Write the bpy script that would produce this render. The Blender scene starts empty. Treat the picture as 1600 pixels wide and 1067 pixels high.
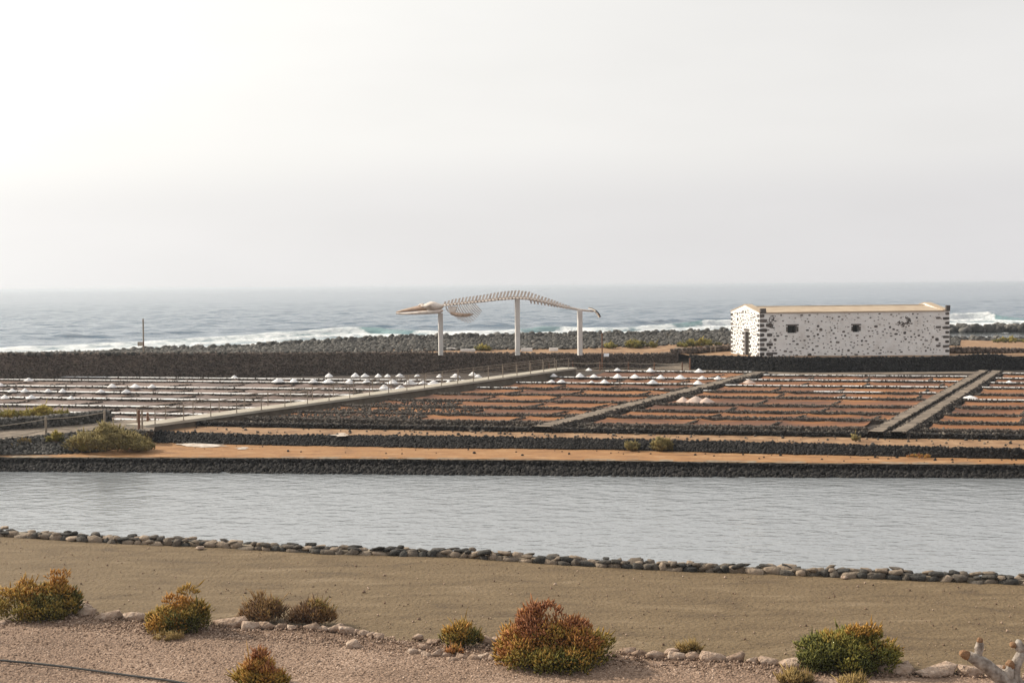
import bpy, math, random
import numpy as np
from mathutils import Matrix, Vector
random.seed(5); rng = np.random.default_rng(11)
SC = bpy.context.scene; COL = SC.collection

# ------------------------------------------------------------------ camera
HC, FPX = 7.7, 50/36*1600
HAZE = .00027
PITCH, ROLL = math.atan(87/FPX), math.atan(-0.00733)
Fw = np.array([0, math.cos(PITCH), -math.sin(PITCH)]); U0 = np.array([0, math.sin(PITCH), math.cos(PITCH)]); R0 = np.array([1., 0, 0])
Rt = math.cos(ROLL)*R0+math.sin(ROLL)*U0; Up = -math.sin(ROLL)*R0+math.cos(ROLL)*U0
cd = bpy.data.cameras.new('camera'); cam = bpy.data.objects.new('camera', cd); COL.objects.link(cam)
cd.lens = 50; cd.sensor_width = 36; cd.clip_end = 60000; cd.clip_start = 0.1
M = Matrix.Identity(4)
for i in range(3): M[i][0], M[i][1], M[i][2] = Rt[i], Up[i], -Fw[i]
M[2][3] = HC; cam.matrix_world = M; SC.camera = cam

# ------------------------------------------------------------------ sky, sun, exposure
SUN_AZ, SUN_EL = math.radians(-62), math.radians(30)      # azimuth from +Y towards +X
SD = Vector((math.sin(SUN_AZ)*math.cos(SUN_EL), math.cos(SUN_AZ)*math.cos(SUN_EL), math.sin(SUN_EL)))
W = bpy.data.worlds.new('World'); SC.world = W; W.use_nodes = True
nt = W.node_tree; N = nt.nodes; Lk = nt.links.new; bg = N['Background']
def wn(t, **k):
    n = N.new(t)
    for a, v in k.items(): setattr(n, a, v)
    return n
def wmath(op, a, b=None, c=None):
    n = wn('ShaderNodeMath', operation=op)
    for i, v in enumerate((a, b, c)):
        if v is None: continue
        if hasattr(v, 'is_linked'): Lk(v, n.inputs[i])
        else: n.inputs[i].default_value = v
    return n.outputs[0]
sky = wn('ShaderNodeTexSky', sky_type='NISHITA', sun_disc=False, sun_elevation=SUN_EL, sun_rotation=SUN_AZ % (2*math.pi), dust_density=5.0, air_density=1.2)
bgs = wn('ShaderNodeVectorMath', operation='SCALE'); Lk(sky.outputs[0], bgs.inputs[0]); bgs.inputs['Scale'].default_value = 0.07
tc = wn('ShaderNodeTexCoord'); nrm = wn('ShaderNodeVectorMath', operation='NORMALIZE'); Lk(tc.outputs['Generated'], nrm.inputs[0])
dt = wn('ShaderNodeVectorMath', operation='DOT_PRODUCT'); Lk(nrm.outputs[0], dt.inputs[0]); dt.inputs[1].default_value = SD
dot = wmath('MAXIMUM', dt.outputs['Value'], 0.0)
sep = wn('ShaderNodeSeparateXYZ'); Lk(nrm.outputs[0], sep.inputs[0])
mp = wn('ShaderNodeMapping'); Lk(nrm.outputs[0], mp.inputs[0]); mp.inputs['Scale'].default_value = (2.2, 2.2, 9)
nz = wn('ShaderNodeTexNoise'); Lk(mp.outputs[0], nz.inputs[0]); nz.inputs['Scale'].default_value = 1.6; nz.inputs['Detail'].default_value = 4
cl = wmath('MULTIPLY_ADD', wmath('POWER', dot, 1.3), 0.30, 0.83)                    # veiled sun brightens its side of the overcast
cl = wmath('ADD', cl, wmath('MULTIPLY', wmath('POWER', dot, 6.0), 1.2))
cl = wmath('ADD', cl, wmath('MULTIPLY', wmath('SUBTRACT', nz.outputs[0], 0.5), 0.16))
edge = wmath('MULTIPLY_ADD', wmath('SUBTRACT', nz.outputs[0], 0.5), 0.05, 0.075)    # low bank of mist on the horizon
bank = wn('ShaderNodeMapRange', interpolation_type='SMOOTHSTEP')
Lk(wmath('SUBTRACT', sep.outputs[2], edge), bank.inputs[0])
bank.inputs[1].default_value = -0.022; bank.inputs[2].default_value = 0.022; bank.inputs[3].default_value = 0.91; bank.inputs[4].default_value = 1.0
cl = wmath('MULTIPLY', cl, bank.outputs[0])
comb = wn('ShaderNodeCombineXYZ')
Lk(wmath('MULTIPLY', cl, 1.005), comb.inputs[0]); Lk(wmath('MULTIPLY', cl, 0.99), comb.inputs[1]); Lk(wmath('MULTIPLY', cl, wmath('ADD', wmath('MULTIPLY_ADD', dot, -0.05, 0.985), wmath('MULTIPLY', wmath('SUBTRACT', 1.0, bank.outputs[0]), 0.22))), comb.inputs[2])
mx = wn('ShaderNodeMix', data_type='VECTOR'); 
thin = wn('ShaderNodeMapRange', interpolation_type='SMOOTHSTEP'); Lk(sep.outputs[2], thin.inputs[0])       # the veil thins towards the zenith
thin.inputs[1].default_value = 0.18; thin.inputs[2].default_value = 0.85; thin.inputs[3].default_value = 0.93; thin.inputs[4].default_value = 0.7
Lk(thin.outputs[0], mx.inputs[0])
Lk(bgs.outputs[0], mx.inputs[4]); Lk(comb.outputs[0], mx.inputs[5]); Lk(mx.outputs[1], bg.inputs[0]); bg.inputs[1].default_value = 1.0
sl = bpy.data.lights.new('sun', 'SUN'); sl.energy = 5.0; sl.angle = math.radians(1.5); sl.color = (1.0, 0.90, 0.74)
so = bpy.data.objects.new('sun', sl); COL.objects.link(so); so.rotation_euler = SD.to_track_quat('Z', 'Y').to_euler(); so.location = (-60, 20, 60)
SC.view_settings.view_transform = 'Standard'; SC.view_settings.look = 'None'; SC.view_settings.exposure = 0.0; SC.view_settings.gamma = 1.0
SC.render.engine = 'CYCLES'; SC.cycles.max_bounces = 6; SC.cycles.volume_bounces = 0; SC.cycles.use_denoising = True

# ------------------------------------------------------------------ helpers
def hor(px): return 446.5-(px-800)*0.00733
def ray(px, py): return Fw*FPX+Rt*(px-800)-Up*(py-533.5)
def at(px, py, z):
    d = ray(px, py); return np.array([0, 0, HC])+d*((z-HC)/d[2])
def atY(px, py, Y):
    d = ray(px, py); return np.array([0, 0, HC])+d*(Y/d[1])
def tab(t, x):      # piecewise table, extended along its end segments
    xs = [a[0] for a in t]; ys = [a[1] for a in t]
    if x < xs[0]: return ys[0]+(x-xs[0])*(ys[1]-ys[0])/(xs[1]-xs[0])
    if x > xs[-1]: return ys[-1]+(x-xs[-1])*(ys[-1]-ys[-2])/(xs[-1]-xs[-2])
    return float(np.interp(x, xs, ys))
def line(t, z, pxs): return np.array([at(p, tab(t, p), z) for p in pxs])
ORD = ['first', 'second', 'third', 'fourth', 'fifth', 'sixth', 'seventh', 'eighth', 'ninth', 'tenth', 'eleventh', 'twelfth', 'thirteenth', 'fourteenth', 'fifteenth', 'sixteenth', 'seventeenth', 'eighteenth', 'nineteenth', 'twentieth']

def mesh_data(name, V, F, smooth=False):
    me = bpy.data.meshes.new(name); V = np.asarray(V, dtype=np.float32)
    if isinstance(F, np.ndarray):
        nf, k = F.shape
        me.vertices.add(len(V)); me.vertices.foreach_set('co', V.ravel())
        me.loops.add(nf*k); me.loops.foreach_set('vertex_index', F.astype(np.int32).ravel())
        me.polygons.add(nf); me.polygons.foreach_set('loop_start', np.arange(nf, dtype=np.int32)*k)
        me.update(calc_edges=True); me.validate()
    else:
        me.from_pydata([tuple(map(float, v)) for v in V], [], [tuple(f) for f in F]); me.update()
    if smooth: me.polygons.foreach_set('use_smooth', [True]*len(me.polygons))
    return me
def link(name, me, mat, parent=None, loc=(0, 0, 0), kind=None, label=None, cat=None, group=None):
    o = bpy.data.objects.new(name, me); COL.objects.link(o); o.location = loc
    if me is not None and mat is not None and not me.materials: me.materials.append(mat)
    if parent is not None: o.parent = parent
    for k, v in (('kind', kind), ('label', label), ('category', cat), ('group', group)):
        if v: o[k] = v
    return o
def obj(name, V, F, mat, parent=None, org=None, smooth=False, **k):
    """V in world space; a top-level mesh gets its origin at org, a part is relative to its parent's location org"""
    V = np.asarray(V, dtype=float)
    o3 = np.zeros(3) if org is None else np.asarray(org, dtype=float)
    return link(name, mesh_data(name, V-o3, F, smooth), mat, parent, (0, 0, 0) if parent is not None else tuple(o3), **k)
def thing(name, org, label, cat, group=None): return link(name, None, None, None, tuple(map(float, org)), None, label, cat, group)

class MB:       # collects simple solids
    def __init__(s): s.V = []; s.F = []
    def add(s, V, F):
        o = len(s.V); s.V += [tuple(map(float, v)) for v in V]; s.F += [tuple(i+o for i in f) for f in F]; return s
    def box(s, c, sx, sy, sz, rz=0, top=1.0):
        c = np.asarray(c, float); cr, sr = math.cos(rz), math.sin(rz); V = []
        for z in (-1, 1):
            k = top if z > 0 else 1
            for x, y in ((-1, -1), (1, -1), (1, 1), (-1, 1)):
                a, b = x*sx/2*k, y*sy/2*k
                V.append(c+np.array([a*cr-b*sr, a*sr+b*cr, z*sz/2]))
        return s.add(V, [(3, 2, 1, 0), (4, 5, 6, 7), (0, 1, 5, 4), (1, 2, 6, 5), (2, 3, 7, 6), (3, 0, 4, 7)])
    def tube(s, P, r, n=6, cap=True):
        P = [np.asarray(p, float) for p in P]; r = r if hasattr(r, '__len__') else [r]*len(P); rings = []; e = P[-1]-P[0]; ref = np.array([1.0, .15, 0]) if abs(e[2]) > .75*np.linalg.norm(e) else np.array([0, 0, 1.0])
        for i, p in enumerate(P):
            d = P[min(i+1, len(P)-1)]-P[max(i-1, 0)]; d = d/(np.linalg.norm(d)+1e-9)
            a = np.cross(d, ref)
            if np.linalg.norm(a) < .05: a = np.cross(d, [.3, 1.0, .2])
            a /= np.linalg.norm(a); b = np.cross(a, d)
            rings.append([p+r[i]*(a*math.cos(2*math.pi*k/n)+b*math.sin(2*math.pi*k/n)) for k in range(n)])
        V = [v for g in rings for v in g]; F = []
        for i in range(len(P)-1):
            for k in range(n): F.append((i*n+k, i*n+(k+1) % n, (i+1)*n+(k+1) % n, (i+1)*n+k))
        if cap: F.append(tuple(range(n))[::-1]); F.append(tuple((len(P)-1)*n+k for k in range(n)))
        return s.add(V, F)
    def build(s, name, mat, parent=None, org=None, **k): return obj(name, s.V, s.F, mat, parent, org, **k)

def vnoise(x, y, seed=0, oct=3):       # cheap value noise on arrays
    out = np.zeros(np.broadcast(x, y).shape); amp = 1.0; tot = 0
    for o in range(oct):
        xi = np.floor(x).astype(np.int64); yi = np.floor(y).astype(np.int64); fx = x-xi; fy = y-yi
        fx = fx*fx*(3-2*fx); fy = fy*fy*(3-2*fy)
        def h(a, b):
            n = (a*374761393+b*668265263+(seed+o)*974634777) & 0x7fffffff
            n = ((n ^ (n >> 13))*1274126177) & 0x7fffffff
            return ((n ^ (n >> 16)) & 0xffff)/65535.0
        v = (h(xi, yi)*(1-fx)+h(xi+1, yi)*fx)*(1-fy)+(h(xi, yi+1)*(1-fx)+h(xi+1, yi+1)*fx)*fy
        out += amp*(v-.5); tot += amp; amp *= .5; x = x*2.03+7.1; y = y*2.03+3.7
    return out/tot
def ribbon(A, B, n, bump=0.0, bs=1.0, seed=0, prof=None):
    """grid between polylines A and B with n cells across; uneven by bump"""
    A = np.asarray(A); B = np.asarray(B); t = np.linspace(0, 1, n+1)
    G = A[None]*(1-t)[:, None, None]+B[None]*t[:, None, None]
    if bump: G[..., 2] += bump*2*vnoise(G[..., 0]/bs, G[..., 1]/bs, seed)
    if prof is not None: G[..., 2] += prof(t)[:, None]
    m = A.shape[0]; i, j = np.meshgrid(np.arange(n), np.arange(m-1), indexing='ij'); a = (i*m+j).ravel()
    return G.reshape(-1, 3), np.stack([a, a+1, a+m+1, a+m], 1)

def ico(sub=0):
    t = (1+5**.5)/2
    V = [(-1, t, 0), (1, t, 0), (-1, -t, 0), (1, -t, 0), (0, -1, t), (0, 1, t), (0, -1, -t), (0, 1, -t), (t, 0, -1), (t, 0, 1), (-t, 0, -1), (-t, 0, 1)]
    F = [(0, 11, 5), (0, 5, 1), (0, 1, 7), (0, 7, 10), (0, 10, 11), (1, 5, 9), (5, 11, 4), (11, 10, 2), (10, 7, 6), (7, 1, 8), (3, 9, 4), (3, 4, 2), (3, 2, 6), (3, 6, 8), (3, 8, 9), (4, 9, 5), (2, 4, 11), (6, 2, 10), (8, 6, 7), (9, 8, 1)]
    V = [np.array(v, float)/np.linalg.norm(v) for v in V]
    for _ in range(sub):
        mid = {}; F2 = []
        def m(a, b):
            k = (min(a, b), max(a, b))
            if k not in mid: v = V[a]+V[b]; V.append(v/np.linalg.norm(v)); mid[k] = len(V)-1
            return mid[k]
        for a, b, c in F:
            x, y, z = m(a, b), m(b, c), m(c, a); F2 += [(a, x, z), (b, y, x), (c, z, y), (x, y, z)]
        F = F2
    return np.array(V), np.array(F)
def rock_bases(n, sub, cuts=7, lo=.62, jit=.06):
    out = []; V0, F0 = ico(sub)
    for _ in range(n):
        V = V0.copy()
        for _ in range(cuts):
            d = rng.normal(size=3); d /= np.linalg.norm(d); h = rng.uniform(lo, .9); s = V@d
            k = s > h; V[k] -= np.outer(s[k]-h, d)
        V += rng.normal(size=V.shape)*jit; out.append((V, F0))
    return out
PEB = []
for _ in range(6):
    V = np.array([(1, 0, 0), (-1, 0, 0), (0, 1, 0), (0, -1, 0), (0, 0, 1), (0, 0, -1)], float)*rng.uniform(.6, 1.1, (6, 1))+rng.normal(size=(6, 3))*.12
    PEB.append((V, np.array([(0, 2, 4), (2, 1, 4), (1, 3, 4), (3, 0, 4), (2, 0, 5), (1, 2, 5), (3, 1, 5), (0, 3, 5)])))
R20 = rock_bases(8, 0, 4, .7, .1); R80 = rock_bases(10, 1, 10, .42, .06); R320 = rock_bases(8, 2, 14, .38, .035)
import bmesh
def hull_rock(npts, power, jit=.08):
    d = rng.normal(size=(npts, 3)); d /= np.linalg.norm(d, axis=1)[:, None]; v = np.sign(d)*np.abs(d)**power; v /= np.abs(v).max(0); v *= 1+rng.normal(0, jit, (npts, 1))
    bm = bmesh.new()
    for q in v: bm.verts.new(q)
    r = bmesh.ops.convex_hull(bm, input=bm.verts); bmesh.ops.delete(bm, geom=[g for g in set(r['geom_interior']+r['geom_unused']) if isinstance(g, bmesh.types.BMVert)], context='VERTS')
    bmesh.ops.recalc_face_normals(bm, faces=bm.faces); bm.verts.index_update(); V = np.array([q.co[:] for q in bm.verts]); F = np.array([[q.index for q in f.verts] for f in bm.faces]); bm.free(); return V, F
def rots(n, tilt=.5):
    a = rng.uniform(0, 2*math.pi, n); b = rng.normal(0, tilt, n); c = rng.normal(0, tilt, n)
    ca, sa, cb, sb, cc, s_ = np.cos(a), np.sin(a), np.cos(b), np.sin(b), np.cos(c), np.sin(c); z = np.zeros(n); o = np.ones(n)
    Z = np.stack([ca, -sa, z, sa, ca, z, z, z, o], 1).reshape(n, 3, 3); X = np.stack([o, z, z, z, cb, -sb, z, sb, cb], 1).reshape(n, 3, 3); Y = np.stack([cc, z, s_, z, o, z, -s_, z, cc], 1).reshape(n, 3, 3)
    return Z@X@Y
def scatter(P, S, bases, tilt=.5):
    """many small rocks as one vertex/face array. P (n,3), S (n,) or (n,3)"""
    P = np.asarray(P, float); n = len(P); S = np.asarray(S, float); S = np.repeat(S[:, None], 3, 1) if S.ndim == 1 else S
    Rm = rots(n, tilt); pick = rng.integers(0, len(bases), n); VV = []; FF = []; off = 0
    for b, (V0, F0) in enumerate(bases):
        k = np.where(pick == b)[0]
        if not len(k): continue
        v = np.einsum('nij,nvj->nvi', Rm[k], V0[None]*S[k][:, None, :])+P[k][:, None, :]
        FF.append((F0[None]+off+np.arange(len(k))[:, None, None]*len(V0)).reshape(-1, 3)); VV.append(v.reshape(-1, 3)); off += len(k)*len(V0)
    return np.concatenate(VV), np.concatenate(FF)
def along(P, step):
    """resample a polyline to points every step metres; returns points and unit normals pointing to the camera side"""
    P = np.asarray(P, float); d = np.linalg.norm(np.diff(P, axis=0), axis=1); s = np.concatenate([[0], np.cumsum(d)]); n = max(2, int(s[-1]/step)+1)
    q = np.linspace(0, s[-1], n); X = np.stack([np.interp(q, s, P[:, i]) for i in range(3)], 1)
    T = np.gradient(X, axis=0); T[:, 2] = 0; T /= np.linalg.norm(T, axis=1)[:, None]+1e-9; Nn = np.stack([T[:, 1], -T[:, 0], np.zeros(n)], 1)
    if Nn[:, 1].mean() > 0: Nn = -Nn
    return X, Nn
def prism(P, prof):
    """sweep a profile [(offset to camera side, height)] along polyline P"""
    X, Nn = along(P, 1.0); m = len(prof); V = []
    for x, nn in zip(X, Nn):
        for a, h in prof: V.append(x+nn*a+np.array([0, 0, h]))
    F = [(i*m+k, i*m+k+1, (i+1)*m+k+1, (i+1)*m+k) for i in range(len(X)-1) for k in range(m-1)]
    F.append(tuple(range(m))); F.append(tuple((len(X)-1)*m+k for k in range(m))[::-1])
    return V, F

# ------------------------------------------------------------------ materials
def mat(name, ramp, rough=.9, scale=1.0, detail=5, bump=0.0, bscale=None, bdist=.05, stretch=(1, 1, 1), rnd=0.0, spec=.3, attr=None, vor=0.0, distort=0.0, rscale=None):
    m = bpy.data.materials.new(name); m.use_nodes = True; t = m.node_tree; n = t.nodes; L = t.links.new; bs = n['Principled BSDF']
    bs.inputs['Roughness'].default_value = rough; bs.inputs['Specular IOR Level'].default_value = spec
    ge = n.new('ShaderNodeNewGeometry'); ma = n.new('ShaderNodeMapping'); L(ge.outputs['Position'], ma.inputs[0]); ma.inputs['Scale'].default_value = stretch
    no = n.new('ShaderNodeTexNoise'); L(ma.outputs[0], no.inputs[0]); no.inputs['Scale'].default_value = scale; no.inputs['Detail'].default_value = detail; no.inputs['Distortion'].default_value = distort
    f = no.outputs[0]
    def mth(op, a, b):
        q = n.new('ShaderNodeMath'); q.operation = op
        for i, v in enumerate((a, b)):
            if hasattr(v, 'is_linked'): L(v, q.inputs[i])
            else: q.inputs[i].default_value = v
        return q.outputs[0]
    f = mth('ADD', mth('MULTIPLY', mth('SUBTRACT', f, .5), 1.9), .5)
    if rnd:
        oi = n.new('ShaderNodeObjectInfo')
        r = mth('FRACT', mth('ADD', oi.outputs['Random'], ge.outputs['Random Per Island']), 0)
        f = mth('ADD', mth('MULTIPLY', f, 1-rnd), mth('MULTIPLY', r, rnd))
    if attr:
        at_ = n.new('ShaderNodeAttribute'); at_.attribute_name = attr
        f = mth('ADD', mth('MULTIPLY', mth('SUBTRACT', f, .5), .35), at_.outputs['Fac'])
    if vor:
        vo = n.new('ShaderNodeTexVoronoi'); L(ge.outputs['Position'], vo.inputs[0]); vo.inputs['Scale'].default_value = vor
        sp = n.new('ShaderNodeSeparateColor'); L(vo.outputs['Color'], sp.inputs[0]); f = mth('ADD', mth('MULTIPLY', f, .45), mth('MULTIPLY', sp.outputs[0], .55))
    cr = n.new('ShaderNodeValToRGB'); L(f, cr.inputs[0]); e = cr.color_ramp.elements
    while len(e) < len(ramp): e.new(.5)
    for k, (p, c) in enumerate(ramp): e[k].position = p; e[k].color = (*c, 1)
    L(cr.outputs[0], bs.inputs['Base Color'])
    if bump:
        b2 = n.new('ShaderNodeTexNoise'); L(ge.outputs['Position'], b2.inputs[0]); b2.inputs['Scale'].default_value = bscale or scale*4; b2.inputs['Detail'].default_value = 6
        h = b2.outputs[0]
        if vor: h = mth('SUBTRACT', h, vo.outputs['Distance'])
        bp = n.new('ShaderNodeBump'); L(h, bp.inputs['Height']); bp.inputs['Strength'].default_value = bump; bp.inputs['Distance'].default_value = bdist; L(bp.outputs[0], bs.inputs['Normal'])
    return m
M_dirt = mat('dirt', [(.0, (.085, .057, .032)), (.35, (.138, .094, .049)), (.7, (.168, .117, .063)), (1, (.225, .165, .102))], scale=1.6, detail=13, bump=1.0, bscale=11, bdist=.06, stretch=(.35, 1.0, 1), distort=.8)
M_gravel = mat('gravel', [(.05, (.1, .061, .039)), (.4, (.2, .129, .087)), (.7, (.3, .2, .14)), (1, (.46, .34, .265))], scale=.5, detail=6, bump=.8, bscale=25, bdist=.03, vor=22)
M_pebble = mat('pebble', [(0, (.1, .062, .042)), (.5, (.265, .175, .122)), (1, (.52, .39, .3))], scale=3, rnd=.85)
M_basalt = mat('basalt', [(0, (.007, .006, .006)), (.62, (.02, .018, .017)), (.9, (.05, .044, .04)), (1, (.19, .165, .145))], scale=3, rnd=.65, bump=.5, bscale=14)
M_basalt_core = mat('basalt_core', [(0, (.009, .008, .007)), (1, (.028, .023, .02))], scale=3, bump=.8, bscale=8, bdist=.08)
M_bund = mat('bund_stone', [(0, (.014, .012, .011)), (.5, (.05, .041, .034)), (1, (.23, .195, .16))], scale=4, rnd=.7)
M_bundcore = mat('bund_earth', [(0, (.025, .019, .015)), (1, (.075, .055, .042))], scale=2, bump=.7, bscale=9)
M_wallrock = mat('wall_stone', [(0, (.022, .022, .021)), (.35, (.06, .055, .049)), (.65, (.19, .148, .11)), (1, (.38, .295, .22))], scale=3, rnd=.75, bump=1.0, bscale=12)
M_mortar = mat('mortar', [(0, (.13, .105, .078)), (1, (.33, .27, .2))], scale=4, bump=.6, bscale=20)
M_pale = mat('pale_stone', [(0, (.15, .095, .062)), (.35, (.31, .215, .155)), (.7, (.43, .32, .245)), (1, (.56, .46, .38))], scale=9, detail=9, rnd=.3, bump=1.0, bscale=9, bdist=.12)
M_farwall = mat('far_wall_stone', [(0, (.035, .026, .021)), (.5, (.1, .076, .06)), (1, (.26, .2, .16))], scale=2, rnd=.75)
M_cobble = mat('beach_cobble', [(0, (.022, .021, .019)), (.55, (.068, .063, .056)), (1, (.2, .187, .168))], scale=2, rnd=.8)
M_orange = mat('orange_soil', [(.05, (.17, .09, .042)), (.4, (.3, .15, .06)), (.65, (.33, .175, .073)), (.95, (.43, .26, .14))], scale=1.8, detail=11, bump=1.0, bscale=6, stretch=(.5, 1, 1))
M_tan = mat('tan_soil', [(.05, (.13, .075, .04)), (.4, (.25, .142, .072)), (.7, (.33, .2, .108)), (.95, (.43, .29, .18))], scale=1.2, detail=8, bump=.8, bscale=7)
M_pan = mat('orange_pan_mud', [(.05, (.055, .025, .014)), (.38, (.15, .057, .021)), (.66, (.27, .108, .031)), (.88, (.37, .17, .058)), (1, (.42, .24, .14))], rough=.65, scale=.8, detail=9, bump=.5, bscale=5, rnd=.3, stretch=(.35, 1, 1))
M_panA = mat('brine_pan_mud', [(.05, (.065, .038, .026)), (.5, (.14, .082, .057)), (1, (.27, .19, .15))], rough=.5, scale=.6, detail=6, bump=.2, bscale=4, rnd=.4, stretch=(.4, 1, 1), spec=.4)
M_causeway = mat('causeway_earth', [(.1, (.1, .077, .057)), (.5, (.18, .142, .108)), (.9, (.27, .217, .168))], scale=1.5, detail=7, bump=.8, bscale=9)
M_salt = mat('salt', [(.0, (.62, .58, .56)), (.35, (.76, .74, .73)), (1, (.86, .85, .85))], scale=2.5, detail=8, bump=.6, bscale=14, rough=.8)
M_dirtysalt = mat('dirty_salt', [(.1, (.33, .24, .17)), (.5, (.52, .44, .37)), (1, (.74, .7, .66))], scale=2.2, detail=10, bump=.5, bscale=10)
M_pinksalt = mat('pink_salt', [(.0, (.5, .36, .29)), (1, (.7, .56, .48))], scale=3, detail=8, bump=.6, bscale=14, rough=.8)
M_concrete = mat('concrete', [(0, (.54, .515, .49)), (1, (.68, .655, .63))], scale=1.2, bump=.2)
M_deck = mat('walkway_concrete', [(0, (.36, .32, .26)), (1, (.52, .47, .39))], scale=.8, bump=.3, bscale=10)
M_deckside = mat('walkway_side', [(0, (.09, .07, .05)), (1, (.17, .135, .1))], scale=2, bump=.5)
M_bone = mat('bone', [(0, (.42, .35, .3)), (.5, (.6, .52, .46)), (1, (.72, .66, .6))], scale=2.5, bump=.3, rough=.75)
M_bonebrown = mat('brown_bone', [(0, (.3, .2, .145)), (1, (.46, .34, .26))], scale=3, bump=.3, rough=.75)
M_fluke = mat('fluke_skin', [(0, (.02, .022, .024)), (1, (.06, .062, .064))], scale=3, rough=.6)
M_plaster = mat('white_plaster', [(0, (.66, .63, .6)), (.4, (.79, .775, .755)), (1, (.87, .86, .845))], scale=1.4, detail=9, bump=.6, bscale=4, bdist=.1, rough=.9)
M_roof = mat('lime_roof', [(0, (.36, .27, .19)), (1, (.52, .42, .31))], scale=1.2, bump=.4)
M_stone = mat('facade_stone', [(0, (.045, .04, .037)), (.6, (.1, .087, .08)), (1, (.2, .175, .16))], scale=4, rnd=.7, bump=.5, bscale=12)
M_dark = mat('dark_opening', [(0, (.012, .011, .01)), (1, (.03, .027, .024))], scale=3)
M_door = mat('door_timber', [(0, (.02, .016, .012)), (1, (.05, .04, .03))], scale=3, stretch=(4, 4, .5))
M_wood = mat('red_brown_timber', [(0, (.13, .065, .04)), (1, (.24, .125, .08))], scale=4, stretch=(3, 3, .5))
M_wood2 = mat('weathered_timber', [(0, (.2, .16, .12)), (1, (.36, .3, .24))], scale=4, stretch=(3, 3, .5))
M_rope = mat('rope', [(0, (.33, .28, .22)), (1, (.48, .42, .34))], scale=30)
M_hose = mat('black_pipe', [(0, (.018, .017, .016)), (1, (.045, .042, .038))], scale=5, rough=.55)
M_panel = mat('white_panel', [(0, (.68, .68, .7)), (1, (.8, .8, .81))], scale=3, rough=.5)
M_bark = mat('grey_bark', [(.1, (.12, .09, .07)), (.5, (.29, .245, .21)), (.9, (.46, .41, .36))], scale=14, detail=7, bump=.9, bscale=26, bdist=.02)
M_cut = mat('cut_wood', [(0, (.16, .08, .04)), (1, (.34, .2, .11))], scale=12, bump=.7, bscale=30)
M_stem = mat('twig', [(0, (.11, .068, .048)), (1, (.25, .16, .11))], scale=8)
def foliage(name, ramp): return mat(name, ramp, rough=.75, scale=2.5, attr='tint', spec=.2)
GREEN, OLIVE, OCHRE, RUST, YEL = (.09, .095, .022), (.2, .165, .036), (.38, .225, .046), (.38, .16, .05), (.38, .3, .07)
F_rust = foliage('rust_foliage', [(.05, GREEN), (.3, OLIVE), (.55, OCHRE), (.85, RUST), (1, (.27, .11, .05))])
F_ochre = foliage('ochre_foliage', [(.05, (.075, .075, .018)), (.35, (.2, .155, .034)), (.6, OCHRE), (.9, (.4, .19, .04))])
F_green = foliage('green_foliage', [(.05, (.06, .066, .017)), (.4, (.155, .148, .032)), (.7, (.25, .2, .04)), (1, (.4, .21, .046))])
F_twig = foliage('twiggy_foliage', [(.05, (.13, .08, .045)), (.4, (.24, .135, .062)), (.7, (.32, .19, .065)), (1, (.24, .2, .05))])
F_dry = foliage('dry_foliage', [(.05, (.12, .09, .035)), (.5, (.3, .2, .07)), (1, (.42, .3, .12))])
F_dome = foliage('dome_foliage', [(.05, (.085, .072, .028)), (.5, (.22, .175, .065)), (1, (.34, .27, .11))])
F_yel = foliage('yellow_foliage', [(.05, (.06, .06, .016)), (.5, (.2, .17, .04)), (1, (.36, .28, .06))])

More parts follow.
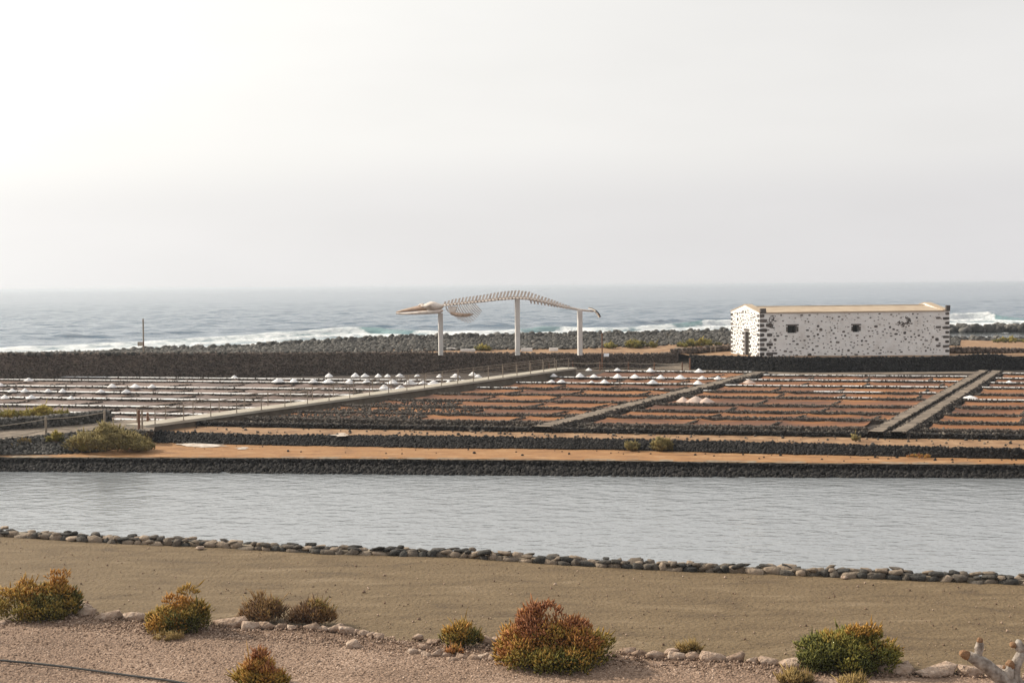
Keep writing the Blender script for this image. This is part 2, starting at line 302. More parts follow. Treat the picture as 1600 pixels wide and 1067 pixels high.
def water_mat(name, col, rough, scales, strength, foam=False):
    m = bpy.data.materials.new(name); m.use_nodes = True; t = m.node_tree; n = t.nodes; L = t.links.new; bs = n['Principled BSDF']
    bs.inputs['Base Color'].default_value = (*col, 1); bs.inputs['Roughness'].default_value = rough; bs.inputs['IOR'].default_value = 1.33
    ge = n.new('ShaderNodeNewGeometry'); hs = None
    for sx, sy, rot, amp in scales:
        ma = n.new('ShaderNodeMapping'); L(ge.outputs['Position'], ma.inputs[0]); ma.inputs['Scale'].default_value = (sx, sy, 1); ma.inputs['Rotation'].default_value = (0, 0, rot)
        no = n.new('ShaderNodeTexNoise'); L(ma.outputs[0], no.inputs[0]); no.inputs['Scale'].default_value = 1; no.inputs['Detail'].default_value = 4
        q = n.new('ShaderNodeMath'); q.operation = 'MULTIPLY_ADD'; L(no.outputs[0], q.inputs[0]); q.inputs[1].default_value = amp
        if hs is not None: L(hs, q.inputs[2])
        else: q.inputs[2].default_value = 0
        hs = q.outputs[0]
    bp = n.new('ShaderNodeBump'); L(hs, bp.inputs['Height']); bp.inputs['Strength'].default_value = strength; bp.inputs['Distance'].default_value = 1.0; L(bp.outputs[0], bs.inputs['Normal'])
    if foam:
        fb = n.new('ShaderNodeBsdfDiffuse')
        a = n.new('ShaderNodeAttribute'); a.attribute_name = 'foam'
        ma = n.new('ShaderNodeMapping'); L(ge.outputs['Position'], ma.inputs[0]); ma.inputs['Scale'].default_value = (.35, .22, 1)
        no = n.new('ShaderNodeTexNoise'); L(ma.outputs[0], no.inputs[0]); no.inputs['Scale'].default_value = 1; no.inputs['Detail'].default_value = 8; no.inputs['Roughness'].default_value = .65
        q = n.new('ShaderNodeMath'); q.operation = 'ADD'; L(a.outputs['Fac'], q.inputs[0]); L(no.outputs[0], q.inputs[1])
        r = n.new('ShaderNodeMapRange'); L(q.outputs[0], r.inputs[0]); r.inputs[1].default_value = .9; r.inputs[2].default_value = 1.16
        ms = n.new('ShaderNodeMixShader'); L(r.outputs[0], ms.inputs[0]); L(bs.outputs[0], ms.inputs[1]); L(fb.outputs[0], ms.inputs[2])
        fr_ = n.new('ShaderNodeValToRGB'); L(no.outputs[0], fr_.inputs[0]); fr_.color_ramp.elements[0].position = .3; fr_.color_ramp.elements[0].color = (.52, .57, .59, 1); fr_.color_ramp.elements[1].position = .62; fr_.color_ramp.elements[1].color = (.84, .85, .85, 1); L(fr_.outputs[0], fb.inputs[0])
        fbp = n.new('ShaderNodeBump'); L(no.outputs[0], fbp.inputs['Height']); fbp.inputs['Strength'].default_value = 1.0; fbp.inputs['Distance'].default_value = 1.2; L(fbp.outputs[0], fb.inputs['Normal'])
        # shallow water over the break turns turquoise
        a2 = n.new('ShaderNodeAttribute'); a2.attribute_name = 'shallow'; cm = n.new('ShaderNodeMix'); cm.data_type = 'RGBA'; L(a2.outputs['Fac'], cm.inputs[0])
        cm.inputs[6].default_value = (*col, 1); cm.inputs[7].default_value = (.17, .29, .29, 1); L(cm.outputs[2], bs.inputs['Base Color'])
        L(ms.outputs[0], n['Material Output'].inputs['Surface'])
    return m
M_pond = water_mat('pond_water', (.24, .256, .272), .07, [(1.5, 2.2, .5, .055), (4.5, 6, .3, .012), (.45, .6, .5, .07)], 1.0)
M_sea = water_mat('sea_water', (.05, .098, .15), .15, [(.3, .36, .15, .4), (1.0, 1.2, -.1, .09), (.1, .13, .1, 1.0)], 1.0, True)
M_lagoon = water_mat('lagoon_water', (.1, .11, .11), .08, [(1.0, 3.0, .2, .04)], 1.0)

# ------------------------------------------------------------------ setting: ground levels, pond, soil strips
PXS = np.arange(-800, 2601, 25)
T_near = [(0, 838), (170, 848), (353, 856), (533, 866), (710, 870), (886, 882.6), (1066, 892), (1243, 898.5), (1420, 906), (1600, 913)]
T_water = [(50, 737), (400, 739.5), (670, 742), (950, 744.5), (1250, 746), (1550, 747)]
T_wtop = [(50, 714), (400, 715), (670, 717), (950, 719), (1250, 723), (1550, 725)]
T_ebase = [(50, 684), (250, 692), (400, 695), (670, 700), (950, 702.5), (1250, 710), (1550, 716)]
T_etop = [(50, 668), (230, 673), (400, 680), (670, 681), (950, 686), (1250, 693), (1550, 701)]
T_lbase = [(50, 661), (230, 663.5), (400, 667), (670, 672), (950, 676.6), (1250, 681.6), (1550, 686)]
T_fbase = [(50, 594), (400, 588), (670, 582.6), (880, 578.5), (1000, 576), (1070, 575)]
T_ftop = [(50, 553), (400, 552), (670, 551), (880, 553), (1000, 553.5), (1070, 551)]
T_pbase = [(1078, 577), (1250, 581.5), (1400, 581), (1550, 579), (1640, 577)]
Z0 = .5
near = line(T_near, Z0, PXS); wfar = line(T_water, 0, PXS); wtop = line(T_wtop, .47, PXS)
ebase = line(T_ebase, .47, PXS); etop = line(T_etop, .85, PXS); lbase = line(T_lbase, .87, PXS)
V, F = ribbon(np.array([(-900, -60, -1.2), (900, -60, -1.2)]), np.array([(-900, 124, -1.2), (900, 124, -1.2)]), 1)
obj('ground', V, F, M_bundcore, kind='structure')
lo = near.copy(); lo[:, 1] = -12; lo[:, 0] = np.linspace(-60, 60, len(lo))
V, F = ribbon(near+np.array([0, .35, 0]), lo, 150, .004, .9, 3); obj('dirt_path', V, F, M_dirt, kind='structure', smooth=True)
T_edge = [(-60, 980), (40, 964), (120, 956), (170, 966), (250, 970), (360, 977), (470, 982), (560, 990), (600, 998), (650, 1000), (700, 1006), (770, 1010), (860, 1022), (980, 1021), (1060, 1025), (1150, 1031), (1250, 1040), (1400, 1049), (1520, 1053), (1660, 1058)]
ge_ = line(T_edge, Z0+.03, np.arange(-400, 2001, 12)); gl = ge_.copy(); gl[:, 1] = -12; gl[:, 0] = np.linspace(-50, 50, len(gl))
V, F = ribbon(ge_, gl, 120, .025, 1.4, 8, lambda t: np.clip(t*30, 0, 1)*.05-.01); obj('gravel_bed', V, F, M_gravel, kind='structure', smooth=True)
n = 34000; px = rng.uniform(-30, 1630, n); D = 25.5+6.5*rng.random(n)**.9
P = np.stack([(px-800)/FPX*D, D, np.full(n, Z0+.065)], 1)
k = np.array([p[1] < at(q, tab(T_edge, q), Z0)[1]-.05 for p, q in zip(P, px)]); P = P[k]
P[:, 2] += .05*vnoise(P[:, 0]/1.4, P[:, 1]/1.4, 8)
V, F = scatter(P, np.exp(rng.uniform(math.log(.012), math.log(.042), len(P))), PEB); obj('gravel_pebbles', V, F, M_pebble, kind='stuff', label='loose pink brown gravel strewn over the foreground bed', cat='gravel')
n = 2200; px = rng.uniform(-30, 1630, n); P = np.array([at(q, rng.uniform(tab(T_near, q)+4, tab(T_edge, q)), Z0+.015) for q in px])
V, F = scatter(P, np.exp(rng.normal(-4.3, .5, n)), PEB); obj('path_pebbles', V, F, M_pebble, kind='stuff', label='small stones lying about on the dirt path', cat='pebbles')
V, F = ribbon(near+np.array([0, .1, -Z0]), wfar+np.array([0, 1.2, 0]), 2); obj('pond_water', V, F, M_pond, kind='structure')
V, F = ribbon(wtop+np.array([0, .05, 0]), ebase+np.array([0, .8, 0]), 14, .03, .8, 5); obj('orange_soil_strip', V, F, M_orange, kind='structure', smooth=True)
V, F = ribbon(etop+np.array([0, -.1, 0]), lbase+np.array([0, .5, 0]), 12, .03, .7, 6); obj('tan_soil_strip', V, F, M_tan, kind='structure', smooth=True)

# ------------------------------------------------------------------ stone walls of the pond
def stone_thing(name, label, cat, org): return thing(name, org, label, cat)
w1 = stone_thing('stone_wall', 'low wall of grey and tan stones along the near edge of the pond', 'stone wall', at(800, 873, Z0))
o1 = np.array(w1.location)
wl = line(T_near, Z0, np.arange(-60, 1661, 20)); X, Nn = along(wl, .1)
V, F = prism(wl, [(-.06, -.6), (-.08, .08), (-.34, .1), (-.42, -.6)]); obj('core', V, F, M_mortar, w1, o1)
stone_me = [mesh_data('wall_stone', *hull_rock(20, .7)) for _ in range(14)]
def place(me, parent, org, p, s, rz, tilt=.25, m=None, name='stone'):
    o = link(name, me, m, parent, tuple(np.asarray(p)-org)); o.scale = s; o.rotation_euler = (random.gauss(0, tilt), random.gauss(0, tilt), rz); return o
nst = 0
def course(off, z, lmin, lmax, h, dep, skip=0.0):
    global nst; s = 0.0; d = np.linalg.norm(np.diff(X, axis=0), axis=1); S = np.concatenate([[0], np.cumsum(d)])
    while s < S[-1]:
        l = random.uniform(lmin, lmax); c = np.array([np.interp(s+l/2, S, X[:, i]) for i in range(3)]); nn = np.array([np.interp(s+l/2, S, Nn[:, i]) for i in range(3)])
        if random.random() >= skip:
            a = math.atan2(-nn[0], nn[1])+math.pi; hh = h*random.uniform(.75, 1.25)
            place(random.choice(stone_me), w1, o1, c+nn*(off+random.gauss(0, .03))+np.array([0, 0, z+random.gauss(0, .025)]), (l*.56, dep*random.uniform(.8, 1.2), hh), a+random.gauss(0, .12), .12, M_wallrock); nst += 1
        s += l
course(-.05, .02, .17, .46, .11, .13); course(-.3, .04, .22, .5, .12, .14, .22); course(-.09, .125, .13, .38, .055, .11, .28); course(-.27, .14, .16, .36, .05, .11, .45)

w2 = stone_thing('stone_wall', 'black lava stone wall with pale sandy top along the far side of the pond', 'stone wall', at(800, 730, 0)); o2 = np.array(w2.location)
px2 = np.arange(-600, 2301, 20); wl = line(T_wtop, 0, px2); wl = line(T_wtop, .47, px2); wl[:, 2] = 0
V, F = prism(wl, [(.08, -.8), (.06, .43), (-.3, .45), (-.5, -.8)]); obj('core', V, F, M_basalt_core, w2, o2)
X, Nn = along(wl, .2); V, F = ribbon(X+Nn*.05+np.array([0, 0, .455]), X-Nn*.4+np.array([0, 0, .475]), 3, .02, .3, 2); obj('coping', V, F, M_mortar, w2, o2)
def face_stones(X, Nn, per, zlo, zhi, slo, shi, off0, off1, bases=R20, flat=(1, 1, .8)):
    """rocks over a sloping face: offset off0 at the bottom to off1 at the top"""
    n = int(len(X)*per); i = rng.integers(0, len(X), n); t = rng.random(n); s = np.exp(rng.uniform(math.log(slo), math.log(shi), n))
    P = X[i]+Nn[i]*(off0+(off1-off0)*t+rng.normal(0, .03, n))[:, None]; P[:, 2] += zlo+(zhi-zlo)*t; P[:, :2] += rng.normal(0, .1, (n, 2))*np.array([1, .1])
    return scatter(P, s[:, None]*np.array(flat)*rng.uniform(.8, 1.25, (n, 3)), bases)
V, F = face_stones(X, Nn, 8, .2, .42, .04, .085, .1, .07); o = obj('face_stones', V, F, M_basalt, w2, o2, kind='stuff')
bw = line(T_water, 0, px2); Xb, Nb = along(bw, .2); dd = np.linalg.norm(X[:min(len(X), len(Xb))]-Xb[:min(len(X), len(Xb))], axis=1)
V, F = ribbon(bw+np.array([0, -.15, -.25]), wl+np.array([0, 0, .22]), 4, .05, .5, 3); obj('footing', V, F, M_basalt_core, w2, o2)
n = 7500; t = rng.random(n); q = rng.uniform(-150, 1750, n)
A = np.array([at(a, tab(T_water, a), 0) for a in q]); B = np.array([at(a, tab(T_wtop, a), .47) for a in q]); P = A+(B-A)*(t*.9)[:, None]; P[:, 2] = -.03+.24*t+rng.normal(0, .02, n)
V, F = scatter(P, (np.exp(rng.uniform(math.log(.035), math.log(.11), n)))[:, None]*rng.uniform(.8, 1.3, (n, 3)), R20); obj('rubble_footing', V, F, M_basalt, w2, o2, kind='stuff')

w3 = stone_thing('stone_embankment', 'dark rubble stone embankment between the two bare orange soil strips', 'embankment', at(900, 700, .47)); o3 = np.array(w3.location)
px3 = np.arange(215, 2301, 20); A = line(T_ebase, .47, px3); B = line(T_etop, .85, px3)
V, F = ribbon(A+np.array([0, 0, -.1]), B+np.array([0, .05, .0]), 6, .05, .6, 4); obj('core', V, F, M_basalt_core, w3, o3)
n = 12000; q = rng.uniform(215, 1750, n); t = rng.random(n)
A = np.array([at(a, tab(T_ebase, a), .47) for a in q]); B = np.array([at(a, tab(T_etop, a), .85) for a in q]); P = A+(B-A)*t[:, None]; P[:, 2] += .02; P[:, 1] -= .1*rng.random(n)
V, F = scatter(P, (np.exp(rng.uniform(math.log(.03), math.log(.09), n)))[:, None]*rng.uniform(.8, 1.3, (n, 3)), R20); obj('rubble', V, F, M_basalt, w3, o3, kind='stuff')

w4 = stone_thing('stone_wall', 'thin black stone kerb wall along the near edge of the salt pans', 'stone wall', at(900, 676, .87)); o4 = np.array(w4.location)
px4 = np.arange(225, 2301, 20); wl = line(T_lbase, .87, px4)
V, F = prism(wl, [(.06, -.1), (.04, .19), (-.35, .2), (-.4, -.1)]); obj('core', V, F, M_basalt_core, w4, o4)
X, Nn = along(wl, .2); V, F = face_stones(X, Nn, 4.5, .0, .2, .05, .1, .09, .05); obj('face_stones', V, F, M_basalt, w4, o4, kind='stuff')
V, F = face_stones(X, Nn, 2.5, .2, .22, .04, .09, .0, -.35); obj('top_stones', V, F, M_bund, w4, o4, kind='stuff')

# ------------------------------------------------------------------ salt pans
ZB, ZP = 1.1, .88                       # bund top, pan bed
KR = -.24                                # rows run slightly towards the camera on the right
def P2(px, py, z=ZB): return at(px, py, z)
Wk = (P2(205, 664, 1.25), P2(905, 573, 1.5)); C1 = (P2(846, 668), P2(1188, 582)); C2l = (P2(1352, 677), P2(1530, 580)); C2r = (P2(1420, 677), P2(1566, 580))
def xcut(p, q, ref):      # where the row through ref meets line p-q
    d = q-p; a = np.array([[1., -d[0]], [KR, -d[1]]]); b = np.array([p[0]-ref[0], p[1]-ref[1]]); s = np.linalg.solve(a, b)[0]; return ref[0]+s
def rowpt(ref, x, z): return np.array([x, ref[1]+KR*(x-ref[0]), z])
V, F = ribbon(lbase+np.array([0, .1, -.02]), np.array([(p[0]*118/p[1], 118, .85) for p in lbase]), 10, .02, 1.0, 2)
obj('pan_ground', V, F, M_bundcore, kind='structure')
SECT = {
 'left':   dict(ref=400, ys=[591, 596, 606, 615, 625, 637, 648, 658], lt=[-150, -150, -150, -150, -150, -150, 95, 172], lab='brown brine salt pans with white salt rims left of the walkway'),
 'middle': dict(ref=950, ys=[579, 589, 598, 606.5, 616, 626.5, 637, 648, 659.5], lab='orange salt pans between the walkway and the narrow causeway'),
 'right':  dict(ref=1250, ys=[585.5, 593, 602, 611, 620, 632, 642.5, 652.6, 666], lab='orange salt pans in front of the white building'),
 'far':    dict(ref=1550, ys=[582.6, 590, 597, 604.6, 614.7, 624, 635, 646.7, 659, 671], lab='orange salt pans right of the double track'),
}
WHITE = {'left': [1]*8, 'middle': [1, 1, 1, .35, 0, 0, 0, 0, 0], 'right': [.9, .6, .5, .45, .1, 0, 0, 0, 0], 'far': [1, 1, 1, .5, .15, .3, 0, 0, 0, 0]}
ROWREF = {}
for sec, d in SECT.items():
    root = link('salt_pans', None, None, None, (0, 0, 0), 'structure', d['lab'])
    refs = [P2(d['ref'], y) for y in d['ys']]; ROWREF[sec] = refs; ext = []
    for i, r in enumerate(refs):
        if sec == 'left':
            lp = d['lt'][i]; x0 = r[0]
            for _ in range(20): x0 = (lp-800)/FPX*(r[1]+KR*(x0-r[0]))
            x1 = xcut(*Wk, r)-1.0
        elif sec == 'middle': x0 = xcut(*Wk, r)+1.0; x1 = xcut(*C1, r)-.75
        elif sec == 'right': x0 = xcut(*C1, r)+.75; x1 = xcut(*C2l, r)-.2
        else:
            x0 = xcut(*C2r, r)+.2; x1 = r[0]
            for _ in range(20): x1 = (1880-800)/FPX*(r[1]+KR*(x1-r[0]))
        ext.append((x0, x1))
    BP = []; BS = []; SV = []; SF = []; cores = MB(); so_ = 0
    for i, (r, (x0, x1)) in enumerate(zip(refs, ext)):
        if x1-x0 < 1.0: continue
        wide = .85 if sec == 'left' else .5
        L_ = np.array([rowpt(r, x, ZP) for x in np.linspace(x0, x1, max(3, int((x1-x0)/1.5)))])
        V, F = prism(L_, [(.13, -.1), (.0, .165), (-wide, .18), (-wide-.22, -.1)]); cores.add(V, F)
        X, Nn = along(L_, .1)
        n = int(len(X)*2.4); k = rng.integers(0, len(X), n); t = rng.random(n); Q = X[k]+Nn[k]*(.16-.18*t)[:, None]; Q[:, 2] += .0+.18*t; BP.append(Q); BS.append(np.exp(rng.uniform(math.log(.03), math.log(.075), n)))
        n = int(len(X)*(.45 if sec == 'left' else 1.6)); k = rng.integers(0, len(X), n); Q = X[k]-Nn[k]*rng.uniform(0, wide, n)[:, None]; Q[:, 2] += .185; BP.append(Q); BS.append(np.exp(rng.uniform(math.log(.03), math.log(.075), n)))
        wf = WHITE[sec][i]
        if wf > 0:                       # crust of salt along the top of the bund
            g = vnoise(X[:, 0]/4.0, X[:, 1]*0+i*3.3, 21+i, 3)+.5; half = wide*.37*np.clip((wf-g)*4+.8, 0, 1)*np.clip(.85+1.1*vnoise(X[:, 0]/2.2, X[:, 1]*0+i, 77, 3), .25, 1.2)*(1+.5*vnoise(X[:, 0]*1.7, X[:, 1]*0, 5))
            c = X-Nn*(wide*.42); c[:, 2] += .2; A = c+Nn*half[:, None]; B = c-Nn*half[:, None]; A[:, 2] -= .012; B[:, 2] -= .012
            mid = c.copy(); mid[:, 2] += .02+.02*vnoise(X[:, 0]*1.3, X[:, 1], 9)
            m = len(X); SV += list(A)+list(mid)+list(B); a = np.arange(m-1); ok = (half[:-1] > .03) & (half[1:] > .03); a = a[ok]+so_
            SF += [(q, q+1, q+m+1, q+m) for q in a]+[(q+m, q+m+1, q+2*m+1, q+2*m) for q in a]; so_ += 3*m
        if i+1 < len(refs):              # beds between this row and the next one nearer, divided by low cross ridges
            r2 = refs[i+1]; a0, a1 = max(x0, ext[i+1][0]-6), min(x1, ext[i+1][1]+6)
            if a1-a0 < 1: continue
            x = a0
            while x < a1-.8:
                l = min(random.uniform(3.4, 5.2), a1-x); yA = rowpt(r, x, 0)[1]-.12; c0 = rowpt(r, x+.02, ZP)-np.array([0, .14, 0]); c1 = rowpt(r, x+l-.02, ZP)-np.array([0, .14, 0])
                sk = .35*(refs[i][1]-refs[i+1][1]); f0 = rowpt(r2, x-sk+.02, ZP); f1 = rowpt(r2, x-sk+l-.02, ZP); f0[1] += wide; f1[1] += wide
                dz = -.015*random.random(); cc = (c0+c1+f0+f1)/4
                tg = np.array([0, .07, .16, .3, .5, .7, .84, .93, 1]); GU, GV = np.meshgrid(tg, tg, indexing='ij'); GU = GU[..., None]; GV = GV[..., None]     # dished bed, mud banked up to the bunds
                Vb = (c0*(1-GU)+c1*GU)*(1-GV)+(f0*(1-GU)+f1*GU)*GV; eu = np.minimum(GU, 1-GU)[..., 0]*l; ev = np.minimum(GV, 1-GV)[..., 0]*(c0[1]-f0[1])
                Vb[..., 2] += dz+.02+.05*np.clip(1-eu/.5, 0, 1)**1.5+np.where(GV[..., 0] < .5, .05*np.clip(1-ev/.8, 0, 1)**1.5, .06*np.clip(1-ev/.6, 0, 1)**1.6)+.012*rng.normal(size=eu.shape)
                ii, jj = np.meshgrid(np.arange(8), np.arange(8), indexing='ij'); a_ = (ii*9+jj).ravel()
                link('pan_bed', mesh_data('pan_bed', Vb.reshape(-1, 3)-cc, np.stack([a_, a_+1, a_+10, a_+9], 1), True), M_panA if sec == 'left' else M_pan, root, tuple(cc))
                if x > a0+.5:
                    tt = np.linspace(.25, .97, 26); Q = c0[None]*(1-tt)[:, None]+f0[None]*tt[:, None]; Q = np.concatenate([Q, Q+rng.normal(0, .05, Q.shape)]); Q[:, 2] = ZP+.06+.04*rng.random(len(Q))
                    BP.append(Q); BS.append(rng.uniform(.03, .085, len(Q)))
                if sec == 'middle' and i >= 5 and x < a0+4.5+(i-5)*1.5 and l > 1:     # disused pans paved with loose stones
                    nn_ = 260; uu = rng.random((nn_, 2)); Q = (c0*(1-uu[:, :1])+c1*uu[:, :1])*(1-uu[:, 1:])+(f0*(1-uu[:, :1])+f1*uu[:, :1])*uu[:, 1:]; Q[:, 2] = ZP+.07; BP.append(Q); BS.append(rng.uniform(.03, .085, nn_))
                x += l
    cores.build('bund_core', M_bundcore, root)
    V, F = scatter(np.concatenate(BP), np.concatenate(BS), R20); obj('bund_stones', V, F, M_bund, root, kind='stuff')
    if SV: obj('salt_crust', np.array(SV), SF, M_salt, root, smooth=True)

def causeway(name, a, b, w, lab, channel=False):
    root = link(name, None, None, None, tuple(map(float, (a+b)/2)), 'structure', lab); og = np.array(root.location)
    P = np.array([a+(b-a)*t for t in np.linspace(-.0, 1.0, 40)]); P[:, 2] = 0
    T = (b-a)/np.linalg.norm((b-a)[:2]); Nn = np.array([T[1], -T[0], 0])
    if not channel: V, F = ribbon(P+Nn*w/2+[0, 0, ZB+.06], P-Nn*w/2+[0, 0, ZB+.06], 6, .03, .6, 3); obj('surface', V, F, M_causeway, root, og, smooth=True); segs = [(-w/2, w/2)]
    else:
        for s0, s1 in ((-w/2, -.18), (.18, w/2)):
            V, F = ribbon(P+Nn*s1+[0, 0, ZB+.08], P+Nn*s0+[0, 0, ZB+.08], 4, .03, .6, 3); obj('surface', V, F, M_causeway, root, og, smooth=True)
        V, F = ribbon(P+Nn*.2+[0, 0, ZB-.08], P-Nn*.2+[0, 0, ZB-.08], 2, .02, .6, 3); obj('channel_bed', V, F, M_bundcore, root, og)
    mb = MB()
    for s in (-1, 1):
        A = P+Nn*s*w/2+[0, 0, ZB+.05]; B = P+Nn*s*(w/2+.18)+[0, 0, ZP-.1]; V, F = ribbon(A, B, 1); mb.add(V, F.tolist())
        if channel: V, F = ribbon(P+Nn*s*.18+[0, 0, ZB+.08], P+Nn*s*.17+[0, 0, ZB-.1], 1); mb.add(V, F.tolist())
    mb.build('side', M_bundcore, root, og)
    n = int(np.linalg.norm(b-a)*26); t = rng.random(n); s = rng.choice([-1, 1], n); u = rng.random(n)
    Q = a[None]+(b-a)[None]*t[:, None]+Nn[None]*(s*(w/2-.08+.26*u))[:, None]; Q[:, 2] = ZB+.07-.17*u
    if channel:
        kk = rng.random(n) < .3; Q[kk] = (a[None]+(b-a)[None]*t[:, None]+Nn[None]*(s*.18)[:, None])[kk]; Q[kk, 2] = ZB+.06
    V, F = scatter(Q, np.exp(rng.uniform(math.log(.04), math.log(.1), n)), R20); obj('edge_stones', V, F, M_bund, root, og, kind='stuff')
causeway('causeway', C1[0], C1[1], .95, 'narrow earth causeway running diagonally through the orange pans')
causeway('causeway', (C2l[0]+C2r[0])/2, (C2l[1]+C2r[1])/2, 1.6, 'double earth track with a central channel between the right hand pans', True)

# salt heaps: pixel of the base, size factor
heaps = {
 ('left', 0): [(366, 589.5, .7), (514, 588, 1.1), (555, 588, 1.1), (570, 588, 1), (591, 588.3, .9), (605.5, 588.3, .8), (624.5, 588.3, 1.1), (652, 588, .8), (687, 588.7, .9), (712, 589, 1.2), (739, 586, 1.1), (747, 589, .9)],
 ('left', 1): [(45, 594.5, 1), (435, 596.3, 1.3), (459, 596.3, 1.2), (489.5, 597, 1), (513, 597.2, 1.2), (546, 598, 1.2), (573, 597.5, 1.1), (589.5, 598, .6), (614, 598.7, 1.3), (640.5, 599.5, 1.3), (661, 599.2, .9), (677.5, 599.7, 1.2), (701, 600, 1.1)],
 ('left', 2): [(1, 602.5, .9), (175, 604.5, 1), (211, 604.6, 1.1), (237.5, 604.8, 1), (600.5, 607.7, 1.3), (626, 608.5, 1.2)],
 ('left', 3): [(19, 611.5, .9), (39, 611.5, .9), (75, 611.8, .9), (98, 612, .9), (157.5, 612.6, .9), (197, 613, .9)],
 ('left', 4): [(7.5, 622, 1), (49, 622, 1), (111, 622.6, .7)],
 ('middle', 0): [(920, 578.5, .9), (964.5, 578.8, 1), (1016, 580, 1.2), (1092, 581, 1.1)],
 ('middle', 1): [(865, 588, .9), (906, 588.5, 1.2), (928, 589, 1), (965, 589.5, 1.2), (992, 589.7, 1.2), (1032.5, 590.6, 1.2), (1063, 591, 1.2), (1097.5, 591.5, .9), (1122, 592, .9)],
 ('middle', 2): [(862, 597, .8), (877.5, 597, .9), (924.5, 597.7, .6), (944.5, 597.8, 1.1), (1020, 598.6, 1.1), (1090.5, 599.5, 1)],
 ('far', 2): [(1577, 597.5, .7)], ('far', 5): [(1516, 621.5, 1.2)],
}
def heap_mesh(seed):
    r = np.linspace(0, 1, 7); a = np.linspace(0, 2*math.pi, 15)[:-1]; V = [(0, 0, .35)]; rg = np.random.default_rng(seed)
    for i in r[1:]:
        for k in a:
            q = i*.5*(1+.14*math.sin(k*2+seed)+.08*math.sin(k*5+2*seed)); V.append((q*math.cos(k), q*math.sin(k), .35*(1-i**1.35)**1.25+rg.normal(0, .008)-.03*(i == 1)))
    F = [(0, 1+k, 1+(k+1) % 14) for k in range(14)]
    for i in range(5):
        for k in range(14): F.append((1+i*14+k, 1+(i+1)*14+k, 1+(i+1)*14+(k+1) % 14, 1+i*14+(k+1) % 14))
    return mesh_data('salt_heap', V, F, True)
HM = [heap_mesh(s) for s in range(6)]
WH = {('left', 0): 'farthest row left of the walkway', ('left', 1): 'second farthest row left of the walkway', ('left', 2): 'third farthest row left of the walkway', ('left', 3): 'fourth farthest row left of the walkway', ('left', 4): 'nearest heaped row left of the walkway',
      ('middle', 0): 'back row beneath the rope fence', ('middle', 1): 'second row below the rope fence', ('middle', 2): 'third row below the rope fence'}
for key, L_ in heaps.items():
    for i, (px, py, s) in enumerate(L_):
        p = at(px, py, ZB+.01)
        if key in WH: lab = 'white salt heap, %s from left in the %s' % (ORD[i], WH[key])
        else: lab = 'small white salt heap on the rim right of the double track' if key == ('far', 2) else 'low white salt heap in the pans right of the double track'
        o = link('salt_heap', random.choice(HM), M_salt, None, tuple(p), None, lab, 'salt heap', 'salt heaps drying on the pan rims')
        s *= .64; o.scale = (s*random.uniform(.9, 1.1), s, s*random.uniform(.85, 1.1)*(.5 if key == ('far', 5) else 1)); o.rotation_euler[2] = random.uniform(0, 6)
for px, py, s, w_ in ((1067, 627, 1.0, 'left'), (1087, 627.5, 1.25, 'middle'), (1104, 628, 1.0, 'right')):
    o = link('salt_heap', HM[int(px) % 6].copy(), None, None, tuple(at(px, py, ZP+.03)), None, 'dirty pink salt heap, %s one of three touching heaps in the orange pans' % w_, 'salt heap', 'pink salt heaps beside the causeway'); o.data.materials.clear(); o.data.materials.append(M_pinksalt); o.scale = (s*.95, s*.85, s*.75)
o = link('salt_heap', HM[2].copy(), None, None, tuple(at(1170, 598.5, ZP+.03)), None, 'small tan salt heap at the far end of the narrow causeway', 'salt heap'); o.data.materials.clear(); o.data.materials.append(M_pinksalt); o.scale = (.9, .8, .7)
def patch(name, pts, z, lab, seed, m=M_dirtysalt):      # thin irregular sheet of dried salt
    V = []; rg = np.random.default_rng(seed); c = np.mean([at(a, b, z) for a, b in pts], axis=0)
    P = [at(a, b, z) for a, b in pts]; Q = []
    for i in range(len(P)):
        for t in np.linspace(0, 1, 6)[:-1]: Q.append(P[i]*(1-t)+P[(i+1) % len(P)]*t+np.array([rg.normal(0, .1), rg.normal(0, .07), 0]))
    V = [c+[0, 0, .03]]+[q+[0, 0, .0] for q in Q]; n = len(Q)
    obj(name, V, [(0, 1+i, 1+(i+1) % n) for i in range(n)], m, None, c, label=lab, cat='salt patch', group='dried salt patches on the soil')
patch('salt_patch', [(275, 693), (300, 692), (345, 694), (352, 697), (320, 698.5), (290, 697)], .5, 'larger white dried salt patch on the orange strip below the rubble', 1)
patch('salt_patch', [(368, 699), (384, 697.5), (388, 700), (374, 701.5)], .5, 'smaller white dried salt patch on the orange strip, right of the larger one', 2)
patch('salt_patch', [(520, 678), (540, 676.5), (545, 680), (528, 682)], .9, 'white salt spill on top of the rubble embankment', 3)

# ------------------------------------------------------------------ far walls, plaza, beach
w5 = stone_thing('stone_wall', 'long brown retaining wall of small stones behind the salt pans, below the whale', 'stone wall', at(500, 587, .85)); o5 = np.array(w5.location)
px5 = np.arange(-400, 1061, 20); fb = line(T_fbase, .85, px5); ft = np.array([atY(p, tab(T_ftop, p), b[1]+.25) for p, b in zip(px5, fb)])
V, F = ribbon(fb+np.array([0, 0, -.2]), ft, 6, 0); G = V.reshape(7, -1, 3); G[1:-1, :, 1] += .06*vnoise(G[1:-1, :, 0]*1.5, G[1:-1, :, 2]*3, 4); V = G.reshape(-1, 3); obj('core', V, F, M_farwall, w5, o5)
n = 17000; q = rng.uniform(-350, 1058, n); t = rng.random(n); A = np.stack([np.interp(q, px5, fb[:, i]) for i in range(3)], 1); B = np.stack([np.interp(q, px5, ft[:, i]) for i in range(3)], 1)
